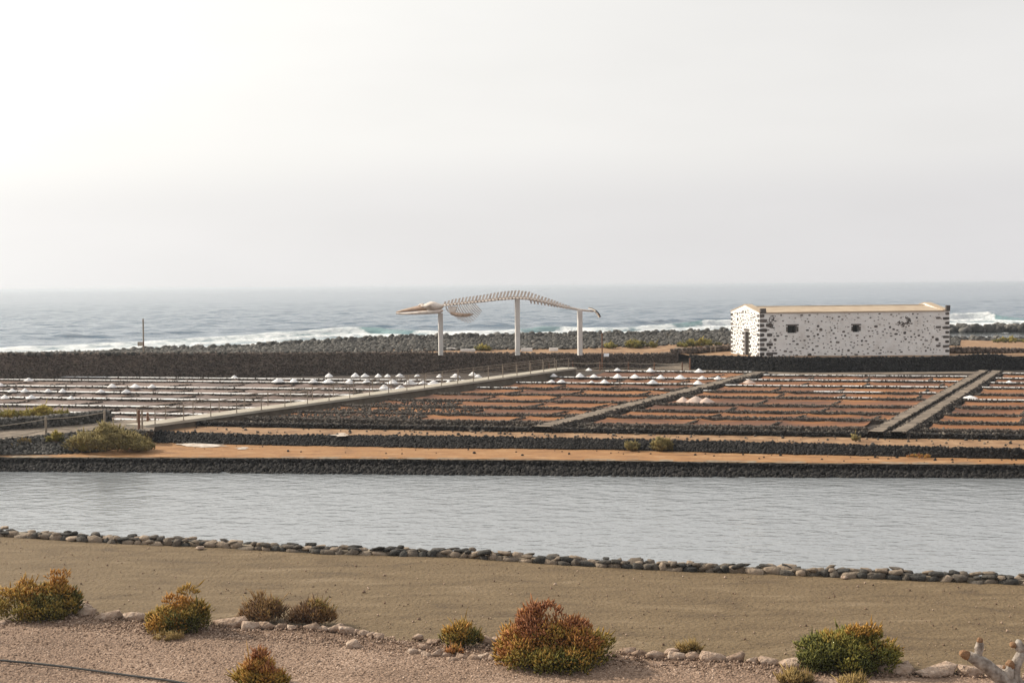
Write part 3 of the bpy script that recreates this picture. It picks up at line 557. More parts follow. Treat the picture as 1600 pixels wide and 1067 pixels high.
P = A+(B-A)*t[:, None]; P[:, 1] -= .02; V, F = scatter(P, np.exp(rng.uniform(math.log(.06), math.log(.16), n))[:, None]*np.array([1.3, .6, .75]), PEB, .25); obj('face_stones', V, F, M_farwall, w5, o5, kind='stuff')
n = 900; q = rng.uniform(-350, 1058, n); P = np.stack([np.interp(q, px5, ft[:, i]) for i in range(3)], 1)+np.array([0, .15, 0]); P[:, 1] += rng.uniform(-.1, .3, n)
V, F = scatter(P, rng.uniform(.06, .14, n), R20); obj('top_stones', V, F, M_farwall, w5, o5, kind='stuff')

crest_t = [(-400, 566, 126), (-250, 561, 128), (0, 556, 130), (140, 553, 132), (230, 549, 133), (330, 546.5, 135), (420, 541.5, 138), (550, 533.5, 142), (650, 529, 146), (800, 526, 150), (1000, 522, 155), (1140, 518.5, 160), (1300, 519, 168), (1480, 529, 190), (1600, 531, 195), (2000, 532, 205)]
def crest(px): return atY(px, tab([(a, b) for a, b, c in crest_t], px), tab([(a, c) for a, b, c in crest_t], px))
pxc = np.arange(-400, 2001, 20); cr = np.array([crest(p) for p in pxc])
T_fro = [(-400, 2.5), (50, 2.55), (700, 2.45), (1000, 2.3), (1100, 2.1), (1500, 2.0), (2000, 1.9)]
fr = []
for p in pxc:
    if p < 1065: b = np.array([np.interp(p, px5, ft[:, i]) for i in range(3)]); b[2] -= .03; b[1] += .05
    else:
        b = at(p, min(tab(T_pbase, p), 582), .85); Y = b[1]+.3; b = np.array([(p-800)/FPX*Y, Y, 1.93])
    fr.append(b)
fr = np.array(fr)
V, F = ribbon(fr, cr+np.array([0, 0, -.12]), 40, .06, 3.0, 6); obj('plaza_ground', V, F, M_tan, kind='structure', smooth=True)
sea_edge = cr.copy(); sea_edge[:, 1] += 26; sea_edge[:, 0] *= (cr[:, 1]+26)/cr[:, 1]; sea_edge[:, 2] = -1.6
V, F = ribbon(cr+np.array([0, -.2, -.13]), sea_edge, 10, .1, 2.0, 6); obj('beach_slope', V, F, M_cobble, kind='structure')
n = 18000; q = rng.uniform(-200, 1500, n); t = rng.random(n)
C = np.stack([np.interp(q, pxc, cr[:, i]) for i in range(3)], 1); Fr = np.stack([np.interp(q, pxc, fr[:, i]) for i in range(3)], 1)
lim = np.interp(q, [-400, 300, 640, 720, 1000, 1140, 1500], [.0, .0, .02, .16, .30, .42, .5])+.05*vnoise(q/60, q*0, 3)
P = Fr+(C-Fr)*(lim+(1.02-lim)*t)[:, None]; P[:, 2] += .02+.25*np.clip((t-.8)*5, 0, 1)*rng.random(n)
bch = link('cobble_beach', None, None, None, (0, 0, 0), 'structure', 'dark cobble beach between the salt works and the surf')
V, F = scatter(P, np.exp(rng.uniform(math.log(.09), math.log(.26), n))[:, None]*np.array([1.1, 1, .8]), R20); obj('cobbles', V, F, M_cobble, bch, kind='stuff')
n = 420; q = rng.uniform(180, 1300, n); P = np.stack([np.interp(q, pxc, cr[:, i]) for i in range(3)], 1); P[:, 1] += rng.uniform(-3, 1, n); P[:, 2] += .05
V, F = scatter(P, np.exp(rng.uniform(math.log(.25), math.log(.55), n)), R80); obj('crest_boulders', V, F, M_cobble, bch, kind='stuff')
def rock_spit(lab, pts, D, s0, s1, n):
    c = atY(pts[0][0], pts[0][1], D); P = []
    for _ in range(n):
        px = random.uniform(pts[0][0], pts[-1][0]); y = tab(pts, px); P.append(atY(px, y+random.uniform(-1, 3), D+random.uniform(-3, 3)))
    V, F = scatter(np.array(P), np.exp(rng.uniform(math.log(s0), math.log(s1), n)), R80); return obj('rock_spit', V, F, M_cobble, None, c, kind='stuff', label=lab, cat='rocks')
rock_spit('low spit of dark rocks between the surf and the lagoon', [(1470, 514.5), (1540, 514), (1620, 513.5), (1800, 513)], 228, .4, 1.0, 420)
rock_spit('dark rocks on the near shore of the lagoon', [(1470, 530.5), (1560, 531.5), (1600, 532.5), (1800, 533)], 192, .25, .7, 330)
A = np.array([atY(p, 535, 190) for p in range(1440, 1900, 40)]); A[:, 2] = -.25; B = np.array([atY(p, 520, 231) for p in range(1440, 1900, 40)]); B[:, 2] = -.25
V, F = ribbon(A, B, 2); obj('lagoon_water', V, F, M_lagoon, kind='structure')

# platform under the building
w6 = stone_thing('stone_wall', 'dark stone platform wall in front of the white building', 'stone wall', at(1300, 581, .85)); o6 = np.array(w6.location)
px6 = np.arange(1078, 1660, 14); pb = line(T_pbase, .85, px6); T_ptop = [(1078, 1.98), (1480, 1.98), (1535, 2.12), (1560, 2.1), (1600, 1.7), (1660, 1.5)]
pt = pb.copy(); pt[:, 1] += .2; pt[:, 2] = [tab(T_ptop, p) for p in px6]
V, F = ribbon(pb+np.array([0, 0, -.2]), pt, 5, 0); G = V.reshape(6, -1, 3); G[1:-1, :, 1] += .06*vnoise(G[1:-1, :, 0]*1.5, G[1:-1, :, 2]*3, 4); obj('core', G.reshape(-1, 3), F, M_basalt_core, w6, o6)
A = pt+np.array([0, -.02, .01]); B = pt+np.array([0, .5, .012]); V, F = ribbon(A, B, 2, .01, .4, 2); obj('coping', V, F, M_farwall, w6, o6)
n = 5500; q = rng.uniform(1078, 1646, n); t = rng.random(n); A = np.stack([np.interp(q, px6, pb[:, i]) for i in range(3)], 1); B = np.stack([np.interp(q, px6, pt[:, i]) for i in range(3)], 1)
P = A+(B-A)*t[:, None]; P[:, 1] -= .02; V, F = scatter(P, np.exp(rng.uniform(math.log(.06), math.log(.17), n))[:, None]*np.array([1.2, .6, .8]), R20, .3); obj('face_stones', V, F, M_basalt, w6, o6, kind='stuff')
# earth ramp between the two walls
a0, a1 = at(1010, 576.5, .87), at(1078, 577.5, .87); b0, b1 = np.array([a0[0]+3.2, a0[1]+7, 2.3]), np.array([a1[0]+1.0, a1[1]+7, 2.3])
V, F = ribbon(np.array([a0, (a0+a1)/2, a1]), np.array([b0, (b0+b1)/2, b1]), 8, .03, .8, 5); obj('ramp_path', V, F, M_causeway, kind='structure', smooth=True)
A = line([(780, 577.5), (900, 577.5), (1078, 578.5), (1250, 583.5), (1560, 581)], .9, np.arange(800, 1600, 20)); B = A+np.array([0, -1.6, .0]); V, F = ribbon(A+np.array([0, .6, 0]), B, 5, .02, .6, 4); obj('terrace_path', V, F, M_causeway, kind='structure', smooth=True)
def low_wall(lab, pts, h, n, m=M_farwall):
    P = np.array([atY(a, b, D) for a, b, D in pts]); c = P.mean(0); t = thing('stone_wall', c, lab, 'stone wall'); P2_ = P.copy(); X, Nn = along(P2_, .4)
    V, F = prism(P, [(.2, -.2), (.15, h*.8), (-.15, h*.85), (-.2, -.2)]); obj('core', V, F, M_basalt_core, t, c)
    i = rng.integers(0, len(X), n); u = rng.random(n); Q = X[i]+Nn[i]*(.2-.05*u)[:, None]; Q[:, 2] += h*u; Q[:, :2] += rng.normal(0, .12, (n, 2))*[1, .4]
    V, F = scatter(Q, np.exp(rng.uniform(math.log(.08), math.log(.2), n)), R20); obj('stones', V, F, m, t, c, kind='stuff'); return t
low_wall('low rough stone wall on the tan ground right of the white building', [(1478, 548.5, 121), (1540, 549.5, 121), (1582, 550.5, 121), (1640, 551.5, 121)], .3, 500)
low_wall('low dark stone wall climbing from the ramp to the white building', [(1050, 552.5, 117), (1085, 549, 119), (1115, 546.5, 121), (1150, 545.5, 122)], .3, 420)

# ------------------------------------------------------------------ sea
us = (np.linspace(-700, 2300, 330)-800)/FPX
Yr = [128.0]
while Yr[-1] < 22000:
    y = Yr[-1]; Yr.append(y+(.8 if y < 330 else .8*(y/330)**1.75))
Yr = np.array(Yr); Y, Uu = np.meshgrid(Yr, us, indexing='ij'); Xs = Uu*Y; pxg = Uu*FPX+800
OUT = [(-700, 556), (0, 547), (150, 541), (300, 533), (400, 528), (540, 521), (600, 521), (650, 523), (800, 521.5), (870, 517), (960, 518), (1060, 512), (1110, 510), (1200, 508), (1400, 503), (1500, 500), (1545, 499), (1600, 501), (2300, 497)]
Do = np.array([at(p, tab(OUT, p), -.3)[1] for p in us*FPX+800]); Dof = np.convolve(np.pad(Do, 4, 'edge'), np.ones(9)/9, 'valid')[None, :]
AMP = np.interp(us*FPX+800, [-700, 0, 300, 400, 540, 600, 700, 800, 850, 900, 960, 1060, 1110, 1160, 1300, 1450, 1500, 1545, 1562, 1600, 1700, 2300], [.3, .3, .45, .6, 1.15, 1.0, .5, .7, 1.05, .7, .5, .9, 1.35, 1.0, .6, .9, 1.5, 1.75, .9, .5, .7, .4])[None, :]
Z = np.zeros_like(Y); dYr = np.gradient(Yr)[:, None]; rg = np.random.default_rng(3)
for _ in range(60):
    wl_ = math.exp(rg.uniform(math.log(2.8), math.log(13))); th = rg.normal(-.15, .85); kx, ky = math.sin(th)*2*math.pi/wl_, math.cos(th)*2*math.pi/wl_; ph = rg.uniform(0, 6.3)
    Z += (.0075*wl_**.55)*np.clip((wl_/(dYr*3.0))-.4, 0, 1)*np.sin(kx*Xs+ky*Y+ph+.8*np.sin(.013*Xs+ph))
jit = 3.5*vnoise(Xs/14, Y*0, 5, 3)+2.2*vnoise(Xs/2.5, Y*0, 15, 3); s = Y-Dof-jit
Z *= np.clip((s+12)/40, .25, 1)
def crestf(s, A, w): return A*np.where(s > 0, np.exp(-(s/(w*2.2))**2), np.exp(-(s/w)**2))
Z += crestf(s, AMP, 1.6)*(1+.35*vnoise(Xs/4, Y/30, 7)); s2 = Y-Dof+14+4*vnoise(Xs/18, Y*0, 25, 3); Z += crestf(s2, .45*AMP**.5, 1.3); s3 = Y-Dof+30+5*vnoise(Xs/20, Y*0, 35, 3); Z += crestf(s3, .3, 1.2)
Z += crestf(Y-Dof-38-8*vnoise(Xs/40, Y*0, 45, 2), .5+.5*vnoise(Xs/30, Y*0, 46, 2), 4.0)
brk = np.clip(vnoise(pxg/45, Y*0, 61, 2)*2.2+.75, 0, 1)
face = np.interp(pxg, [540, 585, 625, 665, 800, 825, 858, 885, 1040, 1060, 1095, 1105, 1546, 1562, 1640, 1660], [0, 1, 1, 0, 0, 1, 1, 0, 0, .6, .6, 0, 0, 1, 1, 0])   # unbroken green faces
fo = np.clip((2.6-s-face*4.5)/2.2, 0, 1)*(.56-.2*np.clip(-s/16, 0, 1)+.35*crestf(s2+.5, 1, 2.2)+.4*crestf(s3, 1, 3)+.3*np.clip((-s-24)/10, 0, 1))
fo = fo+.5*vnoise(Xs/5, Y/6, 71, 4)*(fo > 0)+.35*crestf(s+1.0, 1, 1.2)*(1-face)*np.clip(AMP, 0, 1)
wc = vnoise(Xs/9, Y/5, 81, 4); fo = np.maximum(fo, np.clip((wc-.36)*3, 0, .42)*(s > 5)*(Y < 700))
sh = np.clip(np.clip(1-np.abs(s+1.0)/7, 0, 1)*np.clip(AMP, 0, 1)*.8+np.clip(-s/30, 0, .35), 0, 1)
V = np.stack([Xs, Y, Z-.3], -1).reshape(-1, 3); m = len(us); i, j = np.meshgrid(np.arange(len(Yr)-1), np.arange(m-1), indexing='ij'); a = (i*m+j).ravel(); F = np.stack([a, a+1, a+m+1, a+m], 1)
sea = obj('sea', V, F, M_sea, kind='structure', smooth=True)
for nm, arr in (('foam', fo), ('shallow', sh)):
    at_ = sea.data.attributes.new(nm, 'FLOAT', 'POINT'); at_.data.foreach_set('value', arr.astype(np.float32).ravel())
# ------------------------------------------------------------------ left corner: footpath, rubble slope, short wall
pxl = np.arange(-300, 241, 15)
T_pu = [(-300, 700), (0, 672), (110, 664), (170, 657.5), (240, 658)]; T_pl = [(-300, 716), (0, 687), (60, 681), (120, 674), (180, 670), (240, 674)]
V, F = ribbon(line(T_pu, 1.12, pxl)+np.array([0, .6, 0]), line(T_pl, 1.1, pxl), 8, .03, .8, 4); obj('footpath', V, F, M_causeway, kind='structure', smooth=True)
T_sl = [(-300, 716), (0, 712), (100, 711), (160, 706), (210, 697), (240, 690)]
A = line(T_pl, 1.1, pxl); B = np.array([at(p, max(tab(T_sl, p), tab(T_pl, p)+1), .45) for p in pxl])
rs = link('rubble_slope', None, None, None, tuple(map(float, at(60, 700, .5))), 'structure', 'dark rubble slope below the footpath'); og = np.array(rs.location)
V, F = ribbon(A+np.array([0, .1, 0]), B, 10, .08, .9, 4); obj('slope_earth', V, F, M_basalt_core, rs, og, smooth=True)
n = 3200; i = rng.uniform(0, len(pxl)-1.01, n); t = rng.random(n); Ai = np.stack([np.interp(i, np.arange(len(pxl)), A[:, k]) for k in range(3)], 1); Bi = np.stack([np.interp(i, np.arange(len(pxl)), B[:, k]) for k in range(3)], 1)
P = Ai+(Bi-Ai)*t[:, None]; P[:, 2] += .03; V, F = scatter(P, np.exp(rng.uniform(math.log(.03), math.log(.1), n)), R20); obj('slope_rubble', V, F, M_cobble, rs, og, kind='stuff')
def wall_px(lab, pts, z, h, n, m):
    P = np.array([at(a, b, z) for a, b in pts]); c = P.mean(0); t = thing('stone_wall', c, lab, 'stone wall'); X, Nn = along(P, .2)
    V, F = prism(P, [(.0, -.2), (-.03, h*.92), (-.4, h*.95), (-.45, -.3)]); obj('core', V, F, M_basalt_core, t, c)
    i = rng.integers(0, len(X), n); u = rng.random(n); Q = X[i]+Nn[i]*(.02-.05*u)[:, None]; Q[:, 2] += h*u; Q[:, :2] += rng.normal(0, .08, (n, 2))*[1, .2]
    V, F = scatter(Q, np.exp(rng.uniform(math.log(.06), math.log(.15), n))[:, None]*[1.2, .8, .85], R20, .3); obj('face_stones', V, F, m, t, c, kind='stuff')
    i = rng.integers(0, len(X), n//3); Q = X[i]-Nn[i]*rng.uniform(0, .4, n//3)[:, None]; Q[:, 2] += h; V, F = scatter(Q, rng.uniform(.06, .13, n//3), R20); obj('top_stones', V, F, m, t, c, kind='stuff')
wall_px('short dark stone wall behind the rope fence at the left', [(-160, 686), (0, 672), (60, 668), (110, 664), (171, 657.5)], 1.12, .46, 1500, M_cobble)

# ------------------------------------------------------------------ walkway with railings
S_, E_ = at(212, 664.5, 1.2), at(890, 574.5, 1.5); T = (E_-S_)/np.linalg.norm((E_-S_)[:2]); Nw = np.array([T[1], -T[0], 0])
wk = thing('walkway', S_, 'long pale raised walkway with thin railings crossing the salt pans', 'walkway')
P = np.array([S_+(E_-S_)*t for t in np.linspace(0, 1, 40)])
V, F = prism(P, [(.64, -.1), (.64, .03), (-.64, .03), (-.64, -.1)]); obj('deck', V, F, M_deck, wk, S_)
Pz = P.copy(); Pz[:, 2] -= .1; V, F = prism(Pz, [(.62, -.8), (.5, -.002), (-.5, -.002), (-.62, -.8)]); obj('plinth', V, F, M_deckside, wk, S_)
NP = 23
for s in (-1, 1):
    for i in range(NP):
        b = S_+(E_-S_)*((i+.35)/NP)+Nw*s*.58+np.array([0, 0, .02]); mb = MB(); mb.tube([b, b+np.array([0, 0, .78])], .026, 6); mb.box(b+np.array([0, 0, .01]), .1, .1, .02); mb.build('post', M_wood2, wk, S_)
    for h in (.76, .52, .28):
        mb = MB(); a = S_+(E_-S_)*(.35/NP)+Nw*s*.58+np.array([0, 0, h+.02]); b = S_+(E_-S_)*((NP-.65)/NP)+Nw*s*.58+np.array([0, 0, h+.02]); mb.tube([a, b], .02 if h > .7 else .013, 5); mb.build('rail', M_wood2, wk, S_)

def rope_fence(lab, posts, z, hpx, mw, rope_h, extra=None):
    P = [at(a, b, z) for a, b in posts]; t = thing('rope_fence', P[0], lab, 'fence'); Hs = [h*p[1]/FPX for h, p in zip(hpx, P)]
    for p, h in zip(P, Hs):
        mb = MB(); mb.tube([p-[0, 0, .1], p+[0, 0, h*.97], p+[0, 0, h]], [.055, .05, .03], 8); mb.build('post', mw, t, P[0])
    for k in rope_h:
        mb = MB()
        for a, b, ha, hb in zip(P[:-1], P[1:], Hs[:-1], Hs[1:]):
            q = [a*(1-u)+b*u+np.array([0, -.05, ha*k*(1-u)+hb*k*u-.1*4*u*(1-u)*(1.0 if k < .6 else .5)]) for u in np.linspace(0, 1, 9)]; mb.tube(q, .018, 5)
        mb.build('rope', M_rope, t, P[0])
    return t
rope_fence('rope fence on grey posts beside the footpath at the left', [(-30, 692), (72, 679), (163.5, 665)], 1.1, [28, 28, 24], M_wood2, (.88, .28))
rope_fence('rope fence on red brown posts below the whale plaza', [(858, 578), (895, 577.5), (937.5, 578.2), (982, 577.5), (1022.5, 577.5), (1066, 578.5)], .92, [11, 12.5, 13, 12.5, 11.5, 12.5], M_wood, (.85, .3))
for a, b, h, m_, r, l in ((217.3, 670, 30, M_wood, .065, 'tall red brown post at the near end of the walkway'), (222.2, 668.5, 29, M_wood2, .045, 'thin grey post next to the red post at the walkway entrance'), (231, 660.5, 16, M_wood, .06, 'short red brown post just inside the walkway entrance'), (1078, 577.5, 18, M_wood, .07, 'timber post at the left corner of the platform wall')):
    p = at(a, b, 1.15 if a < 900 else .92); h = h*p[1]/FPX; mb = MB(); mb.tube([p-[0, 0, .1], p+[0, 0, h*.96], p+[0, 0, h]], [r, r*.95, r*.55], 8); mb.build('timber_post', m_, None, p, label=l, cat='post')

# ------------------------------------------------------------------ sign posts and small things on the plaza
p = atY(224.5, 552, 109.2); t = thing('sign_post', p, 'tall thin post with a small brown sign on the long wall', 'sign'); MB().tube([p-[0, 0, .2], p+[0, 0, 2.66]], .055, 8).build('pole', M_wood2, t, p)
c = atY(219.8, 537.3, 109.1); MB().box(c, .46, .05, .3).build('sign_board', M_wood, t, p); MB().box(c-[0, .03, 0], .36, .012, .2).build('sign_face', M_deck, t, p)
p = at(941, 577, .92); t = thing('sign_post', p, 'thin brown pole with a white tilted panel by the red rope fence', 'sign'); hh = 57*p[1]/FPX; MB().tube([p-[0, 0, .1], p+[0, 0, hh]], .05, 8).build('pole', M_wood, t, p)
c = atY(947.5, 554.7, p[1]-.1); mb = MB(); mb.box((0, 0, 0), .42, .3, .03); a = math.radians(52); V = [np.array([v[0]+.12*v[1], v[1]*math.cos(a)-v[2]*math.sin(a), v[1]*math.sin(a)+v[2]*math.cos(a)])+c for v in mb.V]; obj('panel', V, mb.F, M_panel, t, p)
MB().tube([np.array([p[0], p[1], c[2]]), c], .02, 5).build('bracket', M_wood, t, p)
p = atY(1093, 551.5, 119.5); MB().box(p+[0, 0, .27], .4, .4, .56, .2, .92).build('timber_bin', M_wood, None, p, label='small red brown timber box beside the path to the white building', cat='box')
p = atY(1114, 556, 119.8); t = thing('wooden_rack', p, 'pale timber rack of two posts left of the white building', 'rack')
for dx in (-.17, .17): MB().tube([p+[dx, 0, -.1], p+[dx*1.1, 0, .86]], .045, 7).build('post', M_wood2, t, p)
MB().tube([p+[-.5, 0, .72], p+[.5, 0, .78]], .03, 6).build('crossbar', M_wood2, t, p)
for i, (a, b, y, D, l) in enumerate(((697, 712, 546.5, 120, 'white kerb block on the plaza just right of the left pillar'), (719, 743, 548.5, 117, 'long white kerb block between left and middle pillar'), (814, 832, 547, 119, 'white kerb block on the plaza right of the middle pillar'), (858, 872, 546.5, 119.5, 'white kerb block left of the right pillar'))):
    A, B = atY(a, y, D), atY(b, y, D); c = (A+B)/2; MB().box(c+[0, 0, .04], B[0]-A[0], .35, .26, 0, .95).build('kerb_block', M_plaster, None, c, label=l, cat='kerb', group='white kerb blocks on the plaza')

# ------------------------------------------------------------------ white stone building
TH = math.radians(12); bu = np.array([math.cos(TH), math.sin(TH), 0]); bv = np.array([-math.sin(TH), math.cos(TH), 0]); BO = np.array([(1187-800)/FPX*112.5, 112.5, 1.9]); BL, BW = 16.45, 6.3
ZE, ZA, ZR, ZRE = 5.42, 6.0, 5.74, 5.36
bd = thing('salt_store_building', BO, 'long white plastered store building dotted with dark stones', 'building')
def bp(a, b, z): return BO+bu*a+bv*b+np.array([0, 0, z-1.9])
def wall_grid(f, xs, zs, holes, depth, fd):
    """rectangular wall skin with holes; f(x, d, z) gives the point, d = depth behind the face"""
    mb = MB()
    for i in range(len(xs)-1):
        for j in range(len(zs)-1):
            h = (i, j) in holes
            if not h: mb.add([f(xs[i], 0, zs[j]), f(xs[i+1], 0, zs[j]), f(xs[i+1], 0, zs[j+1]), f(xs[i], 0, zs[j+1])], [fd])
            else:
                q = [(xs[i], zs[j]), (xs[i+1], zs[j]), (xs[i+1], zs[j+1]), (xs[i], zs[j+1])]
                for k in range(4): a, b = q[k], q[(k+1) % 4]; mb.add([f(a[0], 0, a[1]), f(b[0], 0, b[1]), f(b[0], depth, b[1]), f(a[0], depth, a[1])], [(0, 1, 2, 3)])
    return mb
WIN = [(2.37, 3.16, 3.78, 4.38), (7.96, 8.52, 3.77, 4.34)]
ff = lambda x, d, z: bp(x, d, z); gg = lambda x, d, z: bp(d, x, z)
mb = wall_grid(ff, [0, 2.37, 3.16, 7.96, 8.52, BL], [1.2, 3.775, 4.36, ZRE], {(1, 1), (3, 1)}, .4, (0, 1, 2, 3)); mb.build('front_wall', M_plaster, bd, BO)
mb = wall_grid(gg, [0, 2.27, 3.25, BW], [1.2, 1.9, 3.86, ZE], {(1, 1)}, .14, (3, 2, 1, 0)); mb.add([bp(0, 0, ZE), bp(0, BW, ZE), bp(0, BW/2, ZA)], [(0, 2, 1)])
mb.add([bp(.55, 0, 1.2), bp(.55, BW, 1.2), bp(.55, BW, ZE), bp(.55, BW/2, ZA), bp(.55, 0, ZE)], [(0, 1, 2, 3, 4)]); mb.build('gable_wall', M_plaster, bd, BO)
mb = MB(); mb.add([bp(BL-.55, .003, 1.2), bp(BL-.55, BW, 1.2), bp(BL-.55, BW, ZE), bp(BL-.55, BW/2, ZA), bp(BL-.55, .003, ZE), bp(BL, .003, 1.2), bp(BL, BW, 1.2), bp(BL, BW, ZE), bp(BL, BW/2, ZA), bp(BL, .003, ZE)], [(4, 3, 2, 1, 0), (5, 6, 7, 8, 9), (0, 5, 9, 4), (1, 2, 7, 6)]); mb.build('gable_wall', M_plaster, bd, BO)
MB().add([bp(0, BW, 1.2), bp(BL, BW, 1.2), bp(BL, BW, ZRE), bp(0, BW, ZRE)], [(3, 2, 1, 0)]).build('rear_wall', M_plaster, bd, BO)
for a0 in (-.03, BL-.58):
    mb = MB(); pr = [bp(a0, -.05, ZE+.0), bp(a0, BW/2, ZA+.0), bp(a0, BW+.05, ZE+.0)]; V = []
    for q in pr: V += [q+[0, 0, .003], q+bu*.61+[0, 0, .003], q+bu*.61+[0, 0, .07], q+[0, 0, .07]]
    F = [];
    for i in range(2):
        for k in range(4): F.append((i*4+k, i*4+(k+1) % 4, (i+1)*4+(k+1) % 4, (i+1)*4+k))
    F += [(0, 1, 2, 3), (8, 11, 10, 9)]; mb.add(V, F); mb.build('gable_coping', M_roof, bd, BO)
for s, (b0, b1) in enumerate(((-.08, BW/2), (BW+.08, BW/2))):
    mb = MB(); V = [bp(.55, b0, ZRE), bp(BL-.55, b0, ZRE), bp(BL-.55, b1, ZR), bp(.55, b1, ZR)]; V += [v+np.array([0, 0, .09]) for v in V]
    mb.add(V, [(3, 2, 1, 0), (4, 5, 6, 7), (0, 1, 5, 4), (1, 2, 6, 5), (2, 3, 7, 6), (3, 0, 4, 7)]); mb.build('roof', M_roof, bd, BO)
MB().tube([bp(.55, BW/2, ZR+.07), bp(BL-.55, BW/2, ZR+.07)], .09, 8).build('ridge', M_roof, bd, BO)
for (x0, x1, z0, z1) in WIN:
    w = MB().add([bp(x0, .38, z0), bp(x1, .38, z0), bp(x1, .38, z1), bp(x0, .38, z1)], [(0, 1, 2, 3)]).build('window', M_dark, bd, BO)
    mb = MB()
    for k in range(5): x = x0+(x1-x0)*(k+.5)/5; mb.tube([bp(x, .1, z0), bp(x, .1, z1)], .014, 5)
    for k in range(2): z = z0+(z1-z0)*(k+1)/3; mb.tube([bp(x0, .1, z), bp(x1, .1, z)], .014, 5)
    mb.build('grille', M_dark, w, BO)
    MB().add([bp(x0-.16, -.025, z1-.02), bp(x1+.16, -.025, z1-.02), bp(x1+.14, -.025, z1+.1), bp(x0-.14, -.025, z1+.1), bp(x0-.16, .2, z1-.02), bp(x1+.16, .2, z1-.02), bp(x1+.14, .2, z1+.1), bp(x0-.14, .2, z1+.1)], [(0, 1, 2, 3), (3, 2, 6, 7), (4, 5, 1, 0), (0, 3, 7, 4), (1, 5, 6, 2)]).build('lintel', M_stone, w, BO)
    for sx in ((x0-.13), (x1+.0)): MB().add([bp(sx, -.02, z0+.1), bp(sx+.13, -.02, z0+.1), bp(sx+.13, -.02, z1-.1), bp(sx, -.02, z1-.1), bp(sx, .1, z0+.1), bp(sx+.13, .1, z0+.1), bp(sx+.13, .1, z1-.1), bp(sx, .1, z1-.1)], [(0, 1, 2, 3), (3, 2, 6, 7), (4, 5, 1, 0), (0, 3, 7, 4), (1, 5, 6, 2)]).build('jamb', M_stone, w, BO)
dr = MB().add([bp(.12, 2.27, 1.9), bp(.12, 3.25, 1.9), bp(.12, 3.25, 3.86), bp(.12, 2.27, 3.86)], [(3, 2, 1, 0)]).build('door', M_door, bd, BO)
mb = MB()
for k in range(4): y = 2.4+.24*k; mb.box(bp(.105, y, 2.86), .02, .03, 1.8, TH)
mb.build('batten', M_dark, dr, BO)
V0, F0 = ico(1); RB = []
for k in range(6):
    V = np.sign(V0)*np.abs(V0)**.45; V /= np.abs(V).max(0); V += rng.normal(size=V.shape)*.07; RB.append(mesh_data('facade_stone', V, F0))
def fstone(side, x, z, w, h, nm='stone'):
    p = bp(x, -.0, z) if side == 'f' else bp(0, x, z)
    o = link(nm, random.choice(RB), M_stone, bd, tuple(p-BO)); o.scale = (w/2, .03, h/2); o.rotation_euler = (0, random.gauss(0, .05), TH if side == 'f' else TH+math.pi/2); return o
hq = (5.36-1.95)/9
for i in range(9):
    z = 1.95+hq*(i+.5); lg = i % 2
    fstone('f', .02+(.31 if lg else .2), z, .62 if lg else .38, hq*.7, 'quoin'); fstone('g', .16 if lg else .25, z, .3 if lg else .46, hq*.66, 'quoin')
    if i < 7 and lg == 0: fstone('f', .85, z, random.uniform(.42, .62), hq*.7, 'quoin')
    fstone('f', BL-(.3 if lg else .2), z, .6 if lg else .36, hq*.56, 'quoin'); fstone('g', BW-.2, z, .34 if lg else .5, hq*.62, 'quoin')
    if lg == 1 and random.random() < .8: fstone('f', BL-1.0, z+.05, random.uniform(.3, .5), hq*.5, 'quoin')
for i in range(6):
    z = 2.05+.33*i; fstone('g', 2.27-(.15 if i % 2 else .25), z, .28 if i % 2 else .48, .24, 'quoin'); fstone('g', 3.25+(.25 if i % 2 else .15), z, .48 if i % 2 else .28, .24, 'quoin')
fstone('g', 2.76, 4.0, 1.3, .2, 'quoin')
mb = MB(); mb.box(bp(.26, -.07, ZE+.16), .46, .2, .36, TH); mb.build('kneeler_stone', M_stone, bd, BO); mb = MB(); mb.box(bp(BL-.2, -.07, ZE+.2), .34, .2, .46, TH); mb.build('kneeler_stone', M_stone, bd, BO)
pts = []; small = MB(); nb = 0
for it in range(12000):
    x = random.uniform(.7, BL-.5); z = random.uniform(1.95, 5.25); low = (5.3-z)/3.4; left = 1-x/BL
    dens = .28+.42*low+.25*left; dens *= .35 if (8.8 < x < 12.5 and z < 3.4 and z > 2.2) else 1
    if random.random() > dens: continue
    w = math.exp(random.gauss(-2.2+.25*low+.25*left*low, .42)); h = w*random.uniform(.32, .6) if random.random() < .75 else w*.85
    if any(x0-.3-w/2 < x < x1+.3+w/2 and z0-.1-h < z < z1+.2+h for x0, x1, z0, z1 in WIN) or (x < 1.6 and random.random() < .5): continue
    if any(abs(x-a) < (w+c)/2+.09 and abs(z-b) < (h+d)/2+.06 for a, b, c, d in pts): continue
    pts.append((x, z, w, h))
    if len(pts) > 360: break
for x, z, w, h in sorted(pts, key=lambda q: -q[2]*q[3])[:150]: fstone('f', x, z, w, h)
rest = sorted(pts, key=lambda q: -q[2]*q[3])[150:]
def small_stones(L_, side):
    VV = []; FF = []; off = 0
    for x, z, w, h in L_:
        me = random.choice(RB); v = np.array([u.co[:] for u in me.vertices])*np.array([w/2, .03, h/2]); q = (BO+bu*x+np.array([0, 0, z-1.9])) if side == 'f' else (BO+bv*x+np.array([0, 0, z-1.9]))
        a, b = (bu, bv) if side == 'f' else (bv, -bu)
        VV.append(q+np.outer(v[:, 0], a)+np.outer(v[:, 1], b)+np.outer(v[:, 2], [0, 0, 1])); FF.append(F0+off); off += len(v)
    obj('small_stones', np.concatenate(VV), np.concatenate(FF), M_stone, bd, BO, kind='stuff')
